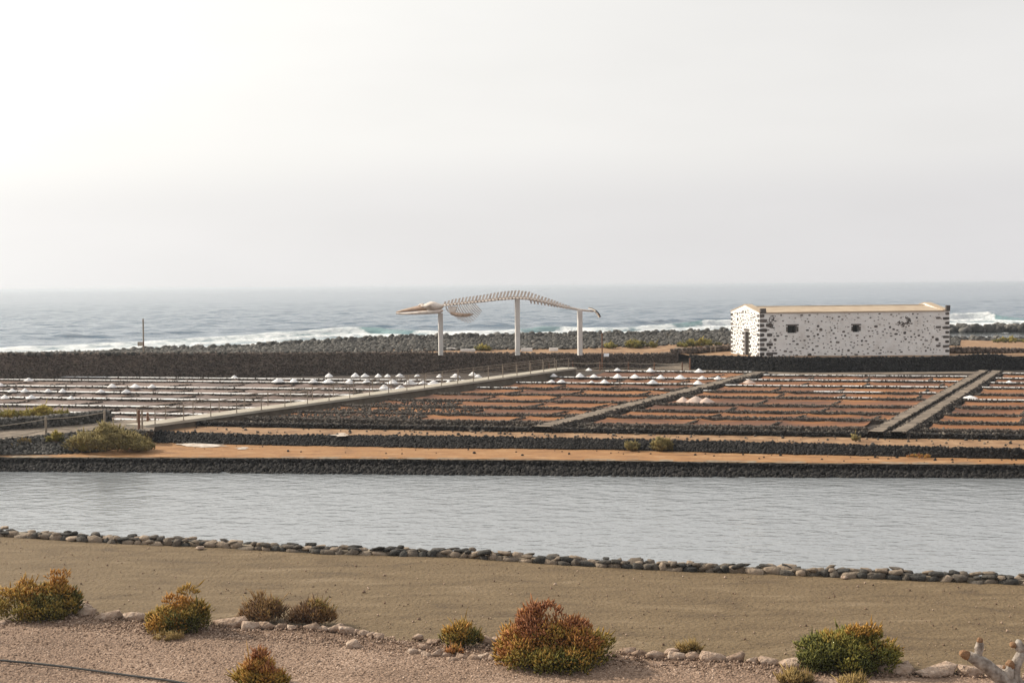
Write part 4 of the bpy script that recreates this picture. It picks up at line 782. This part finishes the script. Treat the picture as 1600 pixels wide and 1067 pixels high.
for k in range(90):          # patch where the plaster has come away: many tiny stones in a hooked shape
    a = random.uniform(-1.2, 2.6); r = .3+random.gauss(0, .07); rest.append((12.55+r*math.cos(a)+(-.35 if a > 1.6 else 0), 4.62+r*math.sin(a)*.9-(.3 if a > 2 else 0), random.uniform(.04, .1), random.uniform(.04, .08)))
    if k < 30: rest.append((12.2+random.gauss(0, .22), 4.36+random.gauss(0, .07), random.uniform(.05, .12), random.uniform(.04, .08)))
for k in range(50): rest.append((.95+random.gauss(0, .18), 4.75+random.gauss(0, .25), random.uniform(.04, .1), random.uniform(.04, .08)))
small_stones(rest, 'f')
gp = []
for it in range(4000):
    x = random.uniform(.5, BW-.4); z = random.uniform(1.95, 5.2+(.5-abs(x-BW/2)*.17)); w = math.exp(random.gauss(-2.0, .35)); h = w*random.uniform(.5, 1.1)
    if 1.7 < x < 3.8 and z < 4.2: continue
    if z > 4.2 and random.random() < .35: continue
    if any(abs(x-a) < (w+c)/2+.1 and abs(z-b) < (h+d)/2+.07 for a, b, c, d in gp): continue
    gp.append((x, z, w, h))
    if len(gp) > 210: break
for x, z, w, h in sorted(gp, key=lambda q: -q[2]*q[3])[:60]: fstone('g', x, z, w, h)
small_stones(sorted(gp, key=lambda q: -q[2]*q[3])[60:], 'g')

# ------------------------------------------------------------------ whale skeleton on three pillars
def wY(px): return 112.0-(px-688)/(906-688)*2.7
def wp(px, py, off=0.0): q = atY(px, py, wY(px)); q[1] += off; return q
PX = .0504
for a, ytop, l in ((688.5, 489, 'left concrete pillar under the whale skull'), (808.5, 467, 'middle concrete pillar under the arch of the whale spine'), (906, 484.5, 'right concrete pillar under the whale tail')):
    p = wp(a, 551); tp = wp(a, ytop); mb = MB(); mb.box((p+tp)/2-[0, 0, .1], .33, .33, tp[2]-p[2]+.2, math.radians(14)); mb.build('pillar', M_concrete, None, [p[0], p[1], p[2]], label=l, cat='pillar', group='concrete pillars carrying the whale skeleton')
WO = wp(800, 470)
wh = thing('whale_skeleton', WO, 'pale whale skeleton held up on three pillars against the sea', 'skeleton')
SPN = [(690, 477), (700, 476), (720, 473.8), (750, 470.6), (780, 467), (805, 465.3), (825, 466.2), (845, 470.3), (865, 475), (885, 480), (905, 484), (923, 486.2)]
HS = [(690, 3), (700, 5.5), (720, 7), (750, 7.5), (780, 9), (805, 9.5), (822, 8.5), (840, 6), (860, 4), (880, 1.6), (900, 0), (930, 0)]
CRd = [(690, 2.0), (750, 2.4), (805, 2.6), (860, 2.4), (900, 1.9), (923, 1.2)]
x = 692.0; idx = 0
while x < 924:
    pit = 5.4 if x < 850 else 4.6; x2 = x+pit*.93; y1, y2 = tab(SPN, x), tab(SPN, x2); r = tab(CRd, x)*PX; mb = MB()
    a, b = wp(x, y1), wp(x2, y2); m1 = (a+b)/2
    mb.tube([a, a*.8+b*.2, m1, a*.2+b*.8, b], [r, r, r*.78, r, r], 8)
    h = tab(HS, x)*PX
    if h > .05:
        T_ = (b-a)/np.linalg.norm(b-a); up = np.array([0, 0, 1.0]); tip = m1+up*(r+h*.92)+T_*(.28*h+.03); base = m1+up*r*.5; wd = .085
        V = [base-T_*wd+[0, -.03, 0], base+T_*wd+[0, -.03, 0], base+T_*wd+[0, .03, 0], base-T_*wd+[0, .03, 0], tip-T_*wd*.9+[0, -.03, 0], tip+T_*wd*1.1+[0, -.03, 0], tip+T_*wd*1.1+[0, .03, 0], tip-T_*wd*.9+[0, .03, 0]]
        mb.add(V, [(3, 2, 1, 0), (4, 5, 6, 7), (0, 1, 5, 4), (1, 2, 6, 5), (2, 3, 7, 6), (3, 0, 4, 7)])
    if x < 885:
        tl = .55*min(1, (890-x)/120)
        for s in (-1, 1):
            q = m1+np.array([0, s*r*.6, 0]); e = m1+np.array([.06, s*(r+tl), -.05]); V = [q+[-.06, 0, .03], q+[.06, 0, .03], q+[.06, 0, -.03], q+[-.06, 0, -.03], e+[-.08, 0, .02], e+[.08, 0, .02], e+[.08, 0, -.02], e+[-.08, 0, -.02]]
            mb.add(V, [(0, 1, 2, 3), (7, 6, 5, 4), (0, 4, 5, 1), (1, 5, 6, 2), (2, 6, 7, 3), (3, 7, 4, 0)])
    mb.build('vertebra', M_bone, wh, WO)
    if 826 < x < 884:
        c = wp(x+2, tab(SPN, x)); hh = .26*(1-(x-826)/75); MB().add([c+[-.06, -.03, -r*.8], c+[.06, -.03, -r*.8], c+[.06, .03, -r*.8], c+[-.06, .03, -r*.8], c+[.0, -.03, -r-hh], c+[.12, -.03, -r-hh], c+[.12, .03, -r-hh], c+[.0, .03, -r-hh]], [(3, 2, 1, 0), (4, 5, 6, 7), (0, 1, 5, 4), (1, 2, 6, 5), (2, 3, 7, 6), (3, 0, 4, 7)]).build('chevron_bone', M_bone, wh, WO)
    x += pit; idx += 1
def loft(sec, n=12):
    V = []; F = []
    for px, yt, yb, hw in sec:
        c = wp(px, (yt+yb)/2); hz = (yb-yt)/2*PX
        for k in range(n): a = 2*math.pi*k/n; V.append(c+np.array([0, hw*math.cos(a), hz*math.sin(a)]))
    for i in range(len(sec)-1):
        for k in range(n): F.append((i*n+k, i*n+(k+1) % n, (i+1)*n+(k+1) % n, (i+1)*n+k))
    F += [tuple(range(n))[::-1], tuple((len(sec)-1)*n+k for k in range(n))]; return V, F
V, F = loft([(619, 486.9, 488.6, .05), (628, 484, 488, .18), (640, 480.8, 487.2, .32), (652, 478, 486.2, .45), (661, 475.8, 485.4, .58), (667, 474.5, 485, .7)]); sk_ = obj('skull', V, F, M_bonebrown, wh, WO, smooth=True)
V, F = loft([(660, 477, 483, .5), (667, 473.5, 484, .85), (673, 471, 485, 1.0), (679, 471.5, 486, .95), (685, 474, 486, .7), (690, 475.5, 483, .4), (693, 476, 480, .25)]); obj('braincase', V, F, M_bone, sk_, WO, smooth=True)
for s in (-1, 1):
    mb = MB(); mb.tube([wp(655, 477.5, s*.5), wp(659, 475.5, s*.75), wp(662, 478.5, s*.95), (wp(667, 479, s*1.05)), wp(673, 476.5, s*1.05), wp(680, 480, s*1.0)], [.07, .09, .1, .1, .09, .08], 7); mb.build('cheekbone', M_bone, sk_, WO)
    mb = MB(); mb.tube([wp(619, 489.8, s*.05), wp(630, 490.2, s*.3), wp(645, 489.6, s*.6), (wp(656, 488.6, s*.78)), wp(672, 487.6, s*.88), wp(686, 486.8, s*.85), wp(691, 485.5, s*.8)], [.05, .085, .1, .13, .15, .15, .1], 8); mb.build('mandible', M_bone, wh, WO)
    for i in range(14):
        t = i/13; sx = 697+44*t; sy = tab(SPN, sx)+1; ex = sx+9+9*math.sin(t*math.pi)+3*t; ey = float(np.interp(t, [0, .15, .35, .5, .75, 1], [491, 499, 505, 503, 494, 486])); bow = (.55+.4*math.sin(t*3))*s
        q = []
        for u in np.linspace(0, 1, 8):
            px = sx+(ex-sx)*u**1.3-2.0*math.sin(u*math.pi)*(1-t); py = sy+(ey-sy)*u; q.append(wp(px, py, bow*math.sin(min(1, u*1.5)*math.pi/2)*(1-.35*max(0, u-.6))))
        MB().tube(q, [.026, .028, .026, .024, .022, .02, .018, .014], 5).build('rib', M_bone, wh, WO)
    mb = MB(); c = [wp(702, 479, s*1.05), wp(714, 479.5, s*1.05), wp(710, 489, s*1.15), wp(704, 489, s*1.15)]; V = [q+[0, -.03, 0] for q in c]+[q+[0, .03, 0] for q in c]; mb.add(V, [(0, 1, 2, 3), (7, 6, 5, 4), (0, 4, 5, 1), (1, 5, 6, 2), (2, 6, 7, 3), (3, 7, 4, 0)]); mb.build('shoulder_blade', M_bone, wh, WO)
    fl = MB().tube([wp(706, 489, s*1.15), wp(712, 491, s*1.2), wp(716, 491.5, s*1.25)], [.13, .11, .13], 8).build('flipper', M_bonebrown, wh, WO)
    MB().tube([wp(716, 491, s*1.25), wp(724, 491.5, s*1.3)], [.09, .1], 7).build('forearm_bone', M_bonebrown, fl, WO); MB().tube([wp(716, 493, s*1.27), wp(724, 493.2, s*1.32)], [.07, .08], 7).build('forearm_bone', M_bonebrown, fl, WO)
    for k, (dy, ln) in enumerate(((-1.0, 11), (.2, 15), (1.3, 13), (2.2, 9))): MB().tube([wp(724.5, 492+dy*.7, s*1.32), wp(724.5+ln*.5, 491.8+dy*1.0, s*1.36), wp(724.5+ln, 491.0+dy*1.1, s*1.38)], [.06, .05, .025], 6).build('finger_bone', M_bonebrown, fl, WO)
FP = [(919.5, 481.5, .25), (924, 482.3, .85), (929, 485.2, 1.25), (933, 489.3, 1.3), (935.6, 493.5, 1.05), (936.5, 496, .5)]
for nm, dz, m_, th in (('fluke', .05, M_fluke, .07), ('fluke_underside', -.02, M_bone, .06)):
    V = []; F = []
    for i, (px, py, hw) in enumerate(FP):
        c = wp(px, py); T_ = (wp(*FP[min(i+1, 5)][:2])-wp(*FP[max(i-1, 0)][:2])); T_ /= np.linalg.norm(T_); nn = np.array([-T_[2], 0, T_[0]]); nn = nn if nn[2] > 0 or nn[0] > 0 else -nn
        k_ = 1 if nm == 'fluke' else .93
        for y in (-hw*k_, 0, hw*k_):
            V += [c+[0, y, 0]+nn*(dz+th/2), c+[0, y, 0]+nn*(dz-th/2)]
    for i in range(5):
        a = i*6; b = a+6
        for k in (0, 2): F += [(a+k, a+k+2, b+k+2, b+k), (a+k+1, b+k+1, b+k+3, a+k+3)]
        F += [(a, b, b+1, a+1), (a+4, a+5, b+5, b+4)]
    F += [(0, 1, 3, 2), (2, 3, 5, 4), (30, 32, 33, 31), (32, 34, 35, 33)]; obj(nm, V, F, m_, wh, WO)

# ------------------------------------------------------------------ shrubs
def shrub(name, lab, cat, base, w, h, dep, material, nlobe, nspr, ln, wd, seed, tint=(.2, .8), flat=.5, stems=10, sparse=0.0, group=None, lean=0.0):
    """dome of leafy sprigs: lobes spread through the crown, sprigs on them pointing up and out; tint = plant colour from foot to tips"""
    rg = np.random.default_rng(seed); base = np.asarray(base, float); t = thing(name, base, lab, cat, group)
    u = rg.random((nlobe, 3)); ang = u[:, 0]*2*math.pi; rad = np.sqrt(u[:, 1])*.88; C = np.stack([rad*np.cos(ang)*w/2, rad*np.sin(ang)*dep/2, np.zeros(nlobe)], 1)
    C[:, 2] = h*(.06+.74*np.clip(1-rad**1.6, 0, 1)*(flat+(1-flat)*rg.random(nlobe)**.7)*(1+.35*np.sin(ang*2+seed))); lr = rg.uniform(.07, .16, nlobe)*min(w, 2.0*h); C[:, 2] *= np.where(rg.random(nlobe) < .18, 1.22, 1.0)
    ltint = rg.normal(0, .17, nlobe)
    k = rg.integers(0, nlobe, nspr); d = rg.normal(size=(nspr, 3)); d[:, 2] = np.abs(d[:, 2])*.9+.1; d /= np.linalg.norm(d, axis=1)[:, None]
    P = C[k]+d*(lr[k]*rg.uniform(.35, 1.0, nspr)**.6)[:, None]*np.array([1, 1, .85]); lowm = (rg.random(nspr) < .35) & (P[:, 2] > 0)
    P[lowm, 2] *= rg.uniform(.1, .8, lowm.sum()); P[:, 2] = np.clip(P[:, 2], 0, None)
    dirn = d*.75+np.array([0, 0, .75])+P*np.array([.5/w, .5/dep, 0])*1.2+rg.normal(0, .25, (nspr, 3)); dirn /= np.linalg.norm(dirn, axis=1)[:, None]
    l = ln*np.exp(rg.normal(0, .38, nspr))*np.where(rg.random(nspr) < .08, 1.5, 1.0); ww = wd*np.exp(rg.normal(0, .25, nspr)); a = np.cross(dirn, rg.normal(size=(nspr, 3))); a /= np.linalg.norm(a, axis=1)[:, None]; b = np.cross(dirn, a)
    V = np.zeros((nspr, 5, 3)); V[:, 0] = P
    for q in range(3):
        an = 2*math.pi*q/3; V[:, 1+q] = P+dirn*(l*.55)[:, None]+(a*math.cos(an)+b*math.sin(an))*ww[:, None]*.5
    V[:, 4] = P+dirn*l[:, None]
    F = np.array([(0, 2, 1), (0, 3, 2), (0, 1, 3), (1, 2, 4), (2, 3, 4), (3, 1, 4)]); Fa = (F[None]+np.arange(nspr)[:, None, None]*5).reshape(-1, 3)
    o = obj('foliage', V.reshape(-1, 3)+base, Fa, material, t, base, kind='stuff')
    hh = P[:, 2]/h; tn = tint[0]+(tint[1]-tint[0])*np.clip(hh*1.05, 0, 1)+ltint[k]+lean*P[:, 0]/w+rg.normal(0, .07, nspr)
    tv = np.repeat(np.clip(tn, .02, .98)[:, None], 5, 1); tv[:, 4] += .08
    A = o.data.attributes.new('tint', 'FLOAT', 'POINT'); A.data.foreach_set('value', tv.astype(np.float32).ravel())
    mb = MB()
    for i in range(min(nlobe, stems)):
        e = C[i]; q = [base+[e[0]*.08, e[1]*.08, -.03], base+[e[0]*.45, e[1]*.45, e[2]*.5], base+e]; r0 = .012+.008*h; mb.tube(q, [r0, r0*.7, r0*.35], 5, False)
        if sparse:
            for _ in range(5):
                s0 = q[1]+(q[2]-q[1])*random.random(); dr_ = np.array([random.gauss(0, .25)*w*.4+e[0]*.25, random.gauss(0, .2)*dep*.4, h*random.uniform(.2, .5)]); mb.tube([s0, s0+dr_*.5, s0+dr_+[0, 0, .04]], [r0*.55, r0*.4, r0*.2], 4, False)
    if mb.V: mb.build('stems', M_stem, t, base, kind='stuff')
    return t
def fg(px, py, wpx, hpx, *a, dep=None, z=Z0+.03, **k):
    b = at(px, py, z); s = b[1]/FPX; w = wpx*s*.95; h = hpx*s*.87; name, lab, m_ = a[:3]; return shrub(name, lab, k.pop('cat', 'shrub'), b+[0, (dep or w*.8)*.3, 0], w, h, dep or w*.8, m_, **k)
fg(50, 972, 150, 72, 'saltbush', 'orange and olive bush cut off by the left edge of the gravel bed', F_ochre, nlobe=44, nspr=6400, ln=.085, wd=.034, seed=1, tint=(.12, .9), lean=-.35)
fg(278, 992, 112, 64, 'saltbush', 'dense ochre bush with green right side, second from left', F_ochre, nlobe=36, nspr=5600, ln=.08, wd=.032, seed=2, tint=(.1, .9), lean=-.45)
fg(411, 974, 82, 43, 'saltbush', 'twiggy brown bush, left one of the adjoining pair behind the edging stones', F_twig, nlobe=30, nspr=1900, ln=.11, wd=.02, seed=3, tint=(.1, .7), stems=30, sparse=1)
fg(487, 979, 74, 49, 'saltbush', 'twiggy brown bush with green right edge, right one of the adjoining pair', F_twig, nlobe=28, nspr=1900, ln=.11, wd=.02, seed=4, tint=(.1, .8), lean=.5, stems=28, sparse=1)
fg(404, 1078, 86, 62, 'saltbush', 'bright rust and orange bush standing on the gravel at the bottom edge', F_rust, nlobe=24, nspr=3000, ln=.1, wd=.03, seed=5, tint=(.4, .95), flat=.3)
fg(717, 1011, 66, 38, 'saltbush', 'small olive bush inside the ring of pale stones', F_ochre, nlobe=20, nspr=1700, ln=.1, wd=.028, seed=6, tint=(.1, .7), flat=.35)
fg(711, 1024, 22, 16, 'saltbush', 'tiny bright orange sprig among the ring of pale stones', F_rust, nlobe=7, nspr=320, ln=.08, wd=.022, seed=7, tint=(.7, .9))
fg(868, 1050, 196, 100, 'saltbush', 'largest bush, rust red on top and olive below, in the centre foreground', F_rust, nlobe=70, nspr=12500, ln=.085, wd=.034, seed=8, tint=(.15, 1.0), lean=-.2, flat=.5, stems=20)
fg(1333, 1053, 172, 84, 'saltbush', 'large dark green bush with orange right shoulder, right foreground', F_green, nlobe=60, nspr=10500, ln=.08, wd=.034, seed=9, tint=(.08, .75), lean=.45, flat=.45, stems=16)
fg(1077, 1022, 40, 14, 'grass_tuft', 'dry yellow tuft behind the edging stones right of the largest bush', F_dry, nlobe=12, nspr=700, ln=.12, wd=.016, seed=10, tint=(.3, .9), cat='grass tuft')
fg(1240, 1073, 66, 18, 'grass_tuft', 'low dry orange tuft at the bottom edge left of the dark green bush', F_dry, nlobe=16, nspr=1100, ln=.11, wd=.018, seed=12, tint=(.2, .8), cat='grass tuft')
fg(1335, 1077, 52, 14, 'grass_tuft', 'low dry yellow tuft at the bottom edge in front of the dark green bush', F_dry, nlobe=14, nspr=800, ln=.1, wd=.018, seed=13, tint=(.3, .8), cat='grass tuft')
fg(262, 1003, 60, 14, 'grass_tuft', 'flat dry yellow grass at the foot of the second bush from left', F_dry, nlobe=12, nspr=500, ln=.08, wd=.012, seed=14, tint=(.5, .95), cat='grass tuft')
fg(989, 704, 25, 19, 'dome_shrub', 'smaller round olive bush on the rubble embankment', F_dome, z=.5, nlobe=16, nspr=1500, ln=.1, wd=.04, seed=20, tint=(.25, .7))
fg(1035, 705, 36, 24, 'dome_shrub', 'larger round olive bush on the rubble embankment', F_dome, z=.5, nlobe=20, nspr=2200, ln=.1, wd=.04, seed=21, tint=(.3, .75))
fg(1338, 689, 13, 9, 'dome_shrub', 'small grey green tuft on the tan strip near the double track', F_dome, z=.9, nlobe=8, nspr=500, ln=.08, wd=.04, seed=22, tint=(.2, .5))
fg(158, 706, 150, 42, 'mound_shrub', 'big rounded tan and olive mound bush below the footpath', F_dome, z=.55, nlobe=60, nspr=7000, ln=.14, wd=.05, seed=23, tint=(.35, .85), flat=.9, dep=3.0)
fg(212, 706, 62, 18, 'mound_shrub', 'low olive bush at the right foot of the big mound bush', F_dome, z=.52, nlobe=26, nspr=2200, ln=.11, wd=.04, seed=24, tint=(.3, .8), flat=.7)
fg(84, 692, 28, 17, 'dry_shrub', 'yellow bush on the rubble slope under the rope fence post', F_yel, z=.85, nlobe=14, nspr=1000, ln=.11, wd=.035, seed=25, tint=(.3, .9))
fg(36, 697, 24, 12, 'dry_shrub', 'dry tan bush high on the rubble slope at the left', F_dry, z=.75, nlobe=12, nspr=800, ln=.11, wd=.03, seed=26, tint=(.2, .7))
fg(17, 706, 22, 11, 'dry_shrub', 'dry tan bush low on the rubble slope at the left edge', F_dry, z=.55, nlobe=12, nspr=700, ln=.11, wd=.03, seed=27, tint=(.1, .6))
fg(126, 706, 18, 17, 'dry_shrub', 'small yellow bush at the left foot of the big mound bush', F_yel, z=.55, nlobe=12, nspr=800, ln=.1, wd=.035, seed=28, tint=(.3, .8))
fg(62, 654, 92, 15, 'succulent_patch', 'yellow green creeping plants behind the short dark stone wall', F_yel, z=1.3, nlobe=40, nspr=2600, ln=.14, wd=.05, seed=29, tint=(.35, .95), flat=.8, dep=1.6, cat='plants')
fg(8, 656, 34, 12, 'succulent_patch', 'green creeping plants at the left edge behind the short stone wall', F_yel, z=1.3, nlobe=20, nspr=1100, ln=.14, wd=.05, seed=30, tint=(.2, .8), flat=.8, dep=1.4, cat='plants')
for i, (px, py, wq, hq_, D, l) in enumerate(((1000, 544, 58, 11, 127, 'wide low olive bush on the tan ground right of the right pillar'), (1090, 543, 78, 11, 128, 'wide green bush on the tan ground beside the white building'), (953, 544, 20, 5, 126, 'small low olive bush between right pillar and thin pole'), (755, 548, 24, 5, 119, 'low dry bush on the plaza between left and middle pillar'), (1575, 535.5, 60, 6, 175, 'low green bushes on the lagoon shore at the right edge'))):
    b = atY(px, py, D); s = D/FPX; shrub('beach_shrub', l, 'shrub', b, wq*s, hq_*s, 2.5, F_yel, nlobe=26, nspr=2000, ln=.16, wd=.09, seed=40+i, tint=(.15, .65), flat=.75, stems=4)
fg(1440, 716.5, 46, 5, 'dry_shrub', 'flat reddish dry plants on the orange strip at the right', F_rust, z=.49, nlobe=16, nspr=700, ln=.06, wd=.02, seed=50, tint=(.5, .8))

# ------------------------------------------------------------------ edging stones, loose rocks
rock_me = [mesh_data('edging_stone', *hull_rock(24, .85, .16)) for _ in range(12)]
segs = [('left of the second bush from left', [(5, 976, 12), (37, 962, 20), (51, 965, 11), (100, 959, 20), (124, 945, 14), (131, 954, 26), (134, 961, 34), (172, 967, 38), (210, 968, 31)]),
 ('in front of the twin twiggy bushes', [(364, 977, 45), (392, 981, 30), (418, 981, 24), (440, 981, 18), (455, 982, 14), (486, 984, 24), (505, 985, 18), (525, 986, 25), (544, 989, 25), (558, 990, 14), (569, 992, 17), (579, 994, 13), (592, 996, 14)]),
 ('in the ring around the small olive bush', [(643, 1022, 17), (655, 1021.5, 12), (665, 1013.5, 18), (677, 1005, 19), (666, 1026, 14), (682, 1025, 21), (698, 1025, 17), (706, 1033, 18), (722, 1030, 20), (739, 1031, 17), (754, 1030, 22), (771, 1031, 17), (760, 1004.5, 25), (779, 1001, 20), (653, 998, 14)]),
 ('right of the largest bush', [(982, 1020, 24), (1003, 1025, 24), (1022, 1028, 27), (1052, 1022, 22), (1057, 1028, 28), (1082, 1029, 24), (1112, 1031, 38), (1147, 1032, 28), (1175, 1035, 18), (1200, 1037, 26), (1244, 1040, 54)]),
 ('right of the dark green bush', [(1414, 1041, 12), (1405, 1052, 50), (1465, 1053, 62), (1515, 1054, 36), (1560, 1056, 40)])]
for nm, L_ in segs:
    for i, (px, py, wq) in enumerate(L_):
        b = at(px, py, Z0+.03); w = wq*b[1]/FPX; hgt = min(.13, max(.07, w*.3))
        o = link('edging_stone', random.choice(rock_me), M_pale, None, tuple(b+[0, 0, hgt*.4]), None, '%s pale edging stone from left %s' % (ORD[sorted(range(len(L_)), key=lambda q: L_[q][0]).index(i)], nm), 'stone', 'pale stones edging the gravel bed')
        o.scale = (w*.6, max(.1, w*.36), hgt); o.rotation_euler = (random.gauss(0, .1), random.gauss(0, .1), random.gauss(0, .25)+(math.pi if random.random() < .5 else 0))
for px, py, w, h, l in ((551, 1013, 24, 15, 'lone brown rock on the gravel below the end of the stone row'), (497, 1037, 10, 7, 'small dark rock lying on open gravel near the bottom edge'), (312, 857, 14, 4, 'flat pale stone lying on the path under the pond wall'), (1320//1, 903, 12, 4, 'flat stone on the path below the right part of the pond wall')):
    b = at(px, py, Z0+.02); s = b[1]/FPX; o = link('loose_rock', random.choice(rock_me), M_pale if h != 7 else M_wallrock, None, tuple(b+[0, 0, h*s*.3]), None, l, 'rock'); o.scale = (w*s*.55, w*s*.4, h*s*.6); o.rotation_euler[2] = random.uniform(0, 6)
n = 60; q = rng.uniform(300, 1600, n); P = np.array([at(a, tab(T_ebase, a)+2+8*rng.random()**2.5, .48) for a in q]); V, F = scatter(P, np.exp(rng.uniform(math.log(.025), math.log(.085), n)), R20); obj('fallen_stones', V, F, M_basalt, None, None, kind='stuff', label='dark stones fallen onto the orange soil strip', cat='stones')
n = 260; q = rng.uniform(250, 1700, n); P = np.array([at(a, rng.uniform(tab(T_lbase, a), tab(T_etop, a)), .89) for a in q]); V, F = scatter(P, np.exp(rng.uniform(math.log(.02), math.log(.09), n)), R20); obj('strip_stones', V, F, M_wallrock, None, None, kind='stuff', label='stones scattered on the tan strip above the embankment', cat='stones')

# ------------------------------------------------------------------ water pipe on the gravel
q = [at(a, b, Z0+.11) for a, b in ((-60, 1026), (0, 1031), (50, 1035.5), (100, 1041), (160, 1049), (210, 1056), (260, 1062), (300, 1069), (340, 1078))]
mb = MB(); mb.tube(q, .022, 7); mb.build('water_pipe', M_hose, None, q[1], label='thin black pipe lying across the gravel at bottom left', cat='pipe')

# ------------------------------------------------------------------ pruned tree at bottom right
TD = 14.0
def tp(px, py, off=0): v = atY(px, py, TD); v[1] += off; return v
sc_ = TD/FPX; b = tp(1640, 1130); TB = np.array([b[0], TD, Z0]); tr = thing('pruned_tree', TB, 'pruned grey branches with brown cut knobs at the bottom right corner', 'tree')
MB().tube([TB-[0, 0, .1], TB+[.03, .02, 1.2], TB+[-.02, 0, 2.2], tp(1632, 1120), tp(1600, 1092)], [.2, .17, .15, .13, .1], 12).build('trunk', M_bark, tr, TB, smooth=True)
def limb(P, R): return MB().tube(P, [r*sc_ for r in R], 12).build('branch', M_bark, tr, TB, smooth=True)
b1 = limb([tp(1606, 1094), tp(1585, 1076), tp(1560, 1056), tp(1540, 1039), tp(1522, 1028), tp(1513, 1024)], [16, 13, 11.5, 11, 9.5, 7.5])
b2 = limb([tp(1610, 1100), tp(1580, 1082), tp(1574, 1064), tp(1575, 1048), tp(1578, 1040)], [15, 11, 9.5, 9, 7])
b3 = limb([tp(1618, 1100, .05), tp(1588, 1064, .05), tp(1588, 1044, .05), tp(1596, 1028, .05), tp(1600, 1018, .05)], [15, 10, 9, 8, 6])
def knob(par, P, R, m_=M_bark): return MB().tube(P, [r*sc_ for r in R], 10).build('knob', m_, par, TB, smooth=True)
knob(b1, [tp(1515, 1025), tp(1509, 1023), tp(1503, 1020), tp(1500, 1019)], [7, 7.5, 6, 3.5], M_cut)
knob(b1, [tp(1529, 1028), tp(1529, 1020), tp(1530, 1012), tp(1531, 1005), tp(1531, 1001)], [5, 6, 7.2, 6, 4]); knob(b1, [tp(1531, 1003), tp(1531, 999), tp(1529, 996.5)], [4.6, 5.2, 2.8], M_cut)
knob(b2, [tp(1578, 1043), tp(1578, 1036), tp(1579, 1031)], [7.5, 7, 3.5], M_cut); knob(b2, [tp(1574, 1046), tp(1570, 1042), tp(1568, 1040)], [4, 4, 2], M_cut)
knob(b3, [tp(1600, 1021, .05), tp(1596, 1013, .05), tp(1594, 1007, .05), tp(1594, 1001, .05)], [6, 8, 7, 3]); knob(b3, [tp(1590, 1010, .05), tp(1584, 1008.5, .05), tp(1581, 1008, .05)], [4.5, 5, 3], M_cut)
# ------------------------------------------------------------------ sea haze
hz = MB().box((0, 11000, 2.9), 60000, 22400, 11.6).build('haze', None, None, None, kind='stuff', label='thin pale sea haze over the whole salt works', cat='haze')
m = bpy.data.materials.new('haze'); m.use_nodes = True; m.node_tree.nodes.remove(m.node_tree.nodes['Principled BSDF']); pv = m.node_tree.nodes.new('ShaderNodeVolumePrincipled')
pv.inputs['Color'].default_value = (.74, .80, .88, 1); pv.inputs['Density'].default_value = HAZE; pv.inputs['Anisotropy'].default_value = .3
m.node_tree.links.new(pv.outputs[0], m.node_tree.nodes['Material Output'].inputs['Volume']); hz.data.materials.append(m)
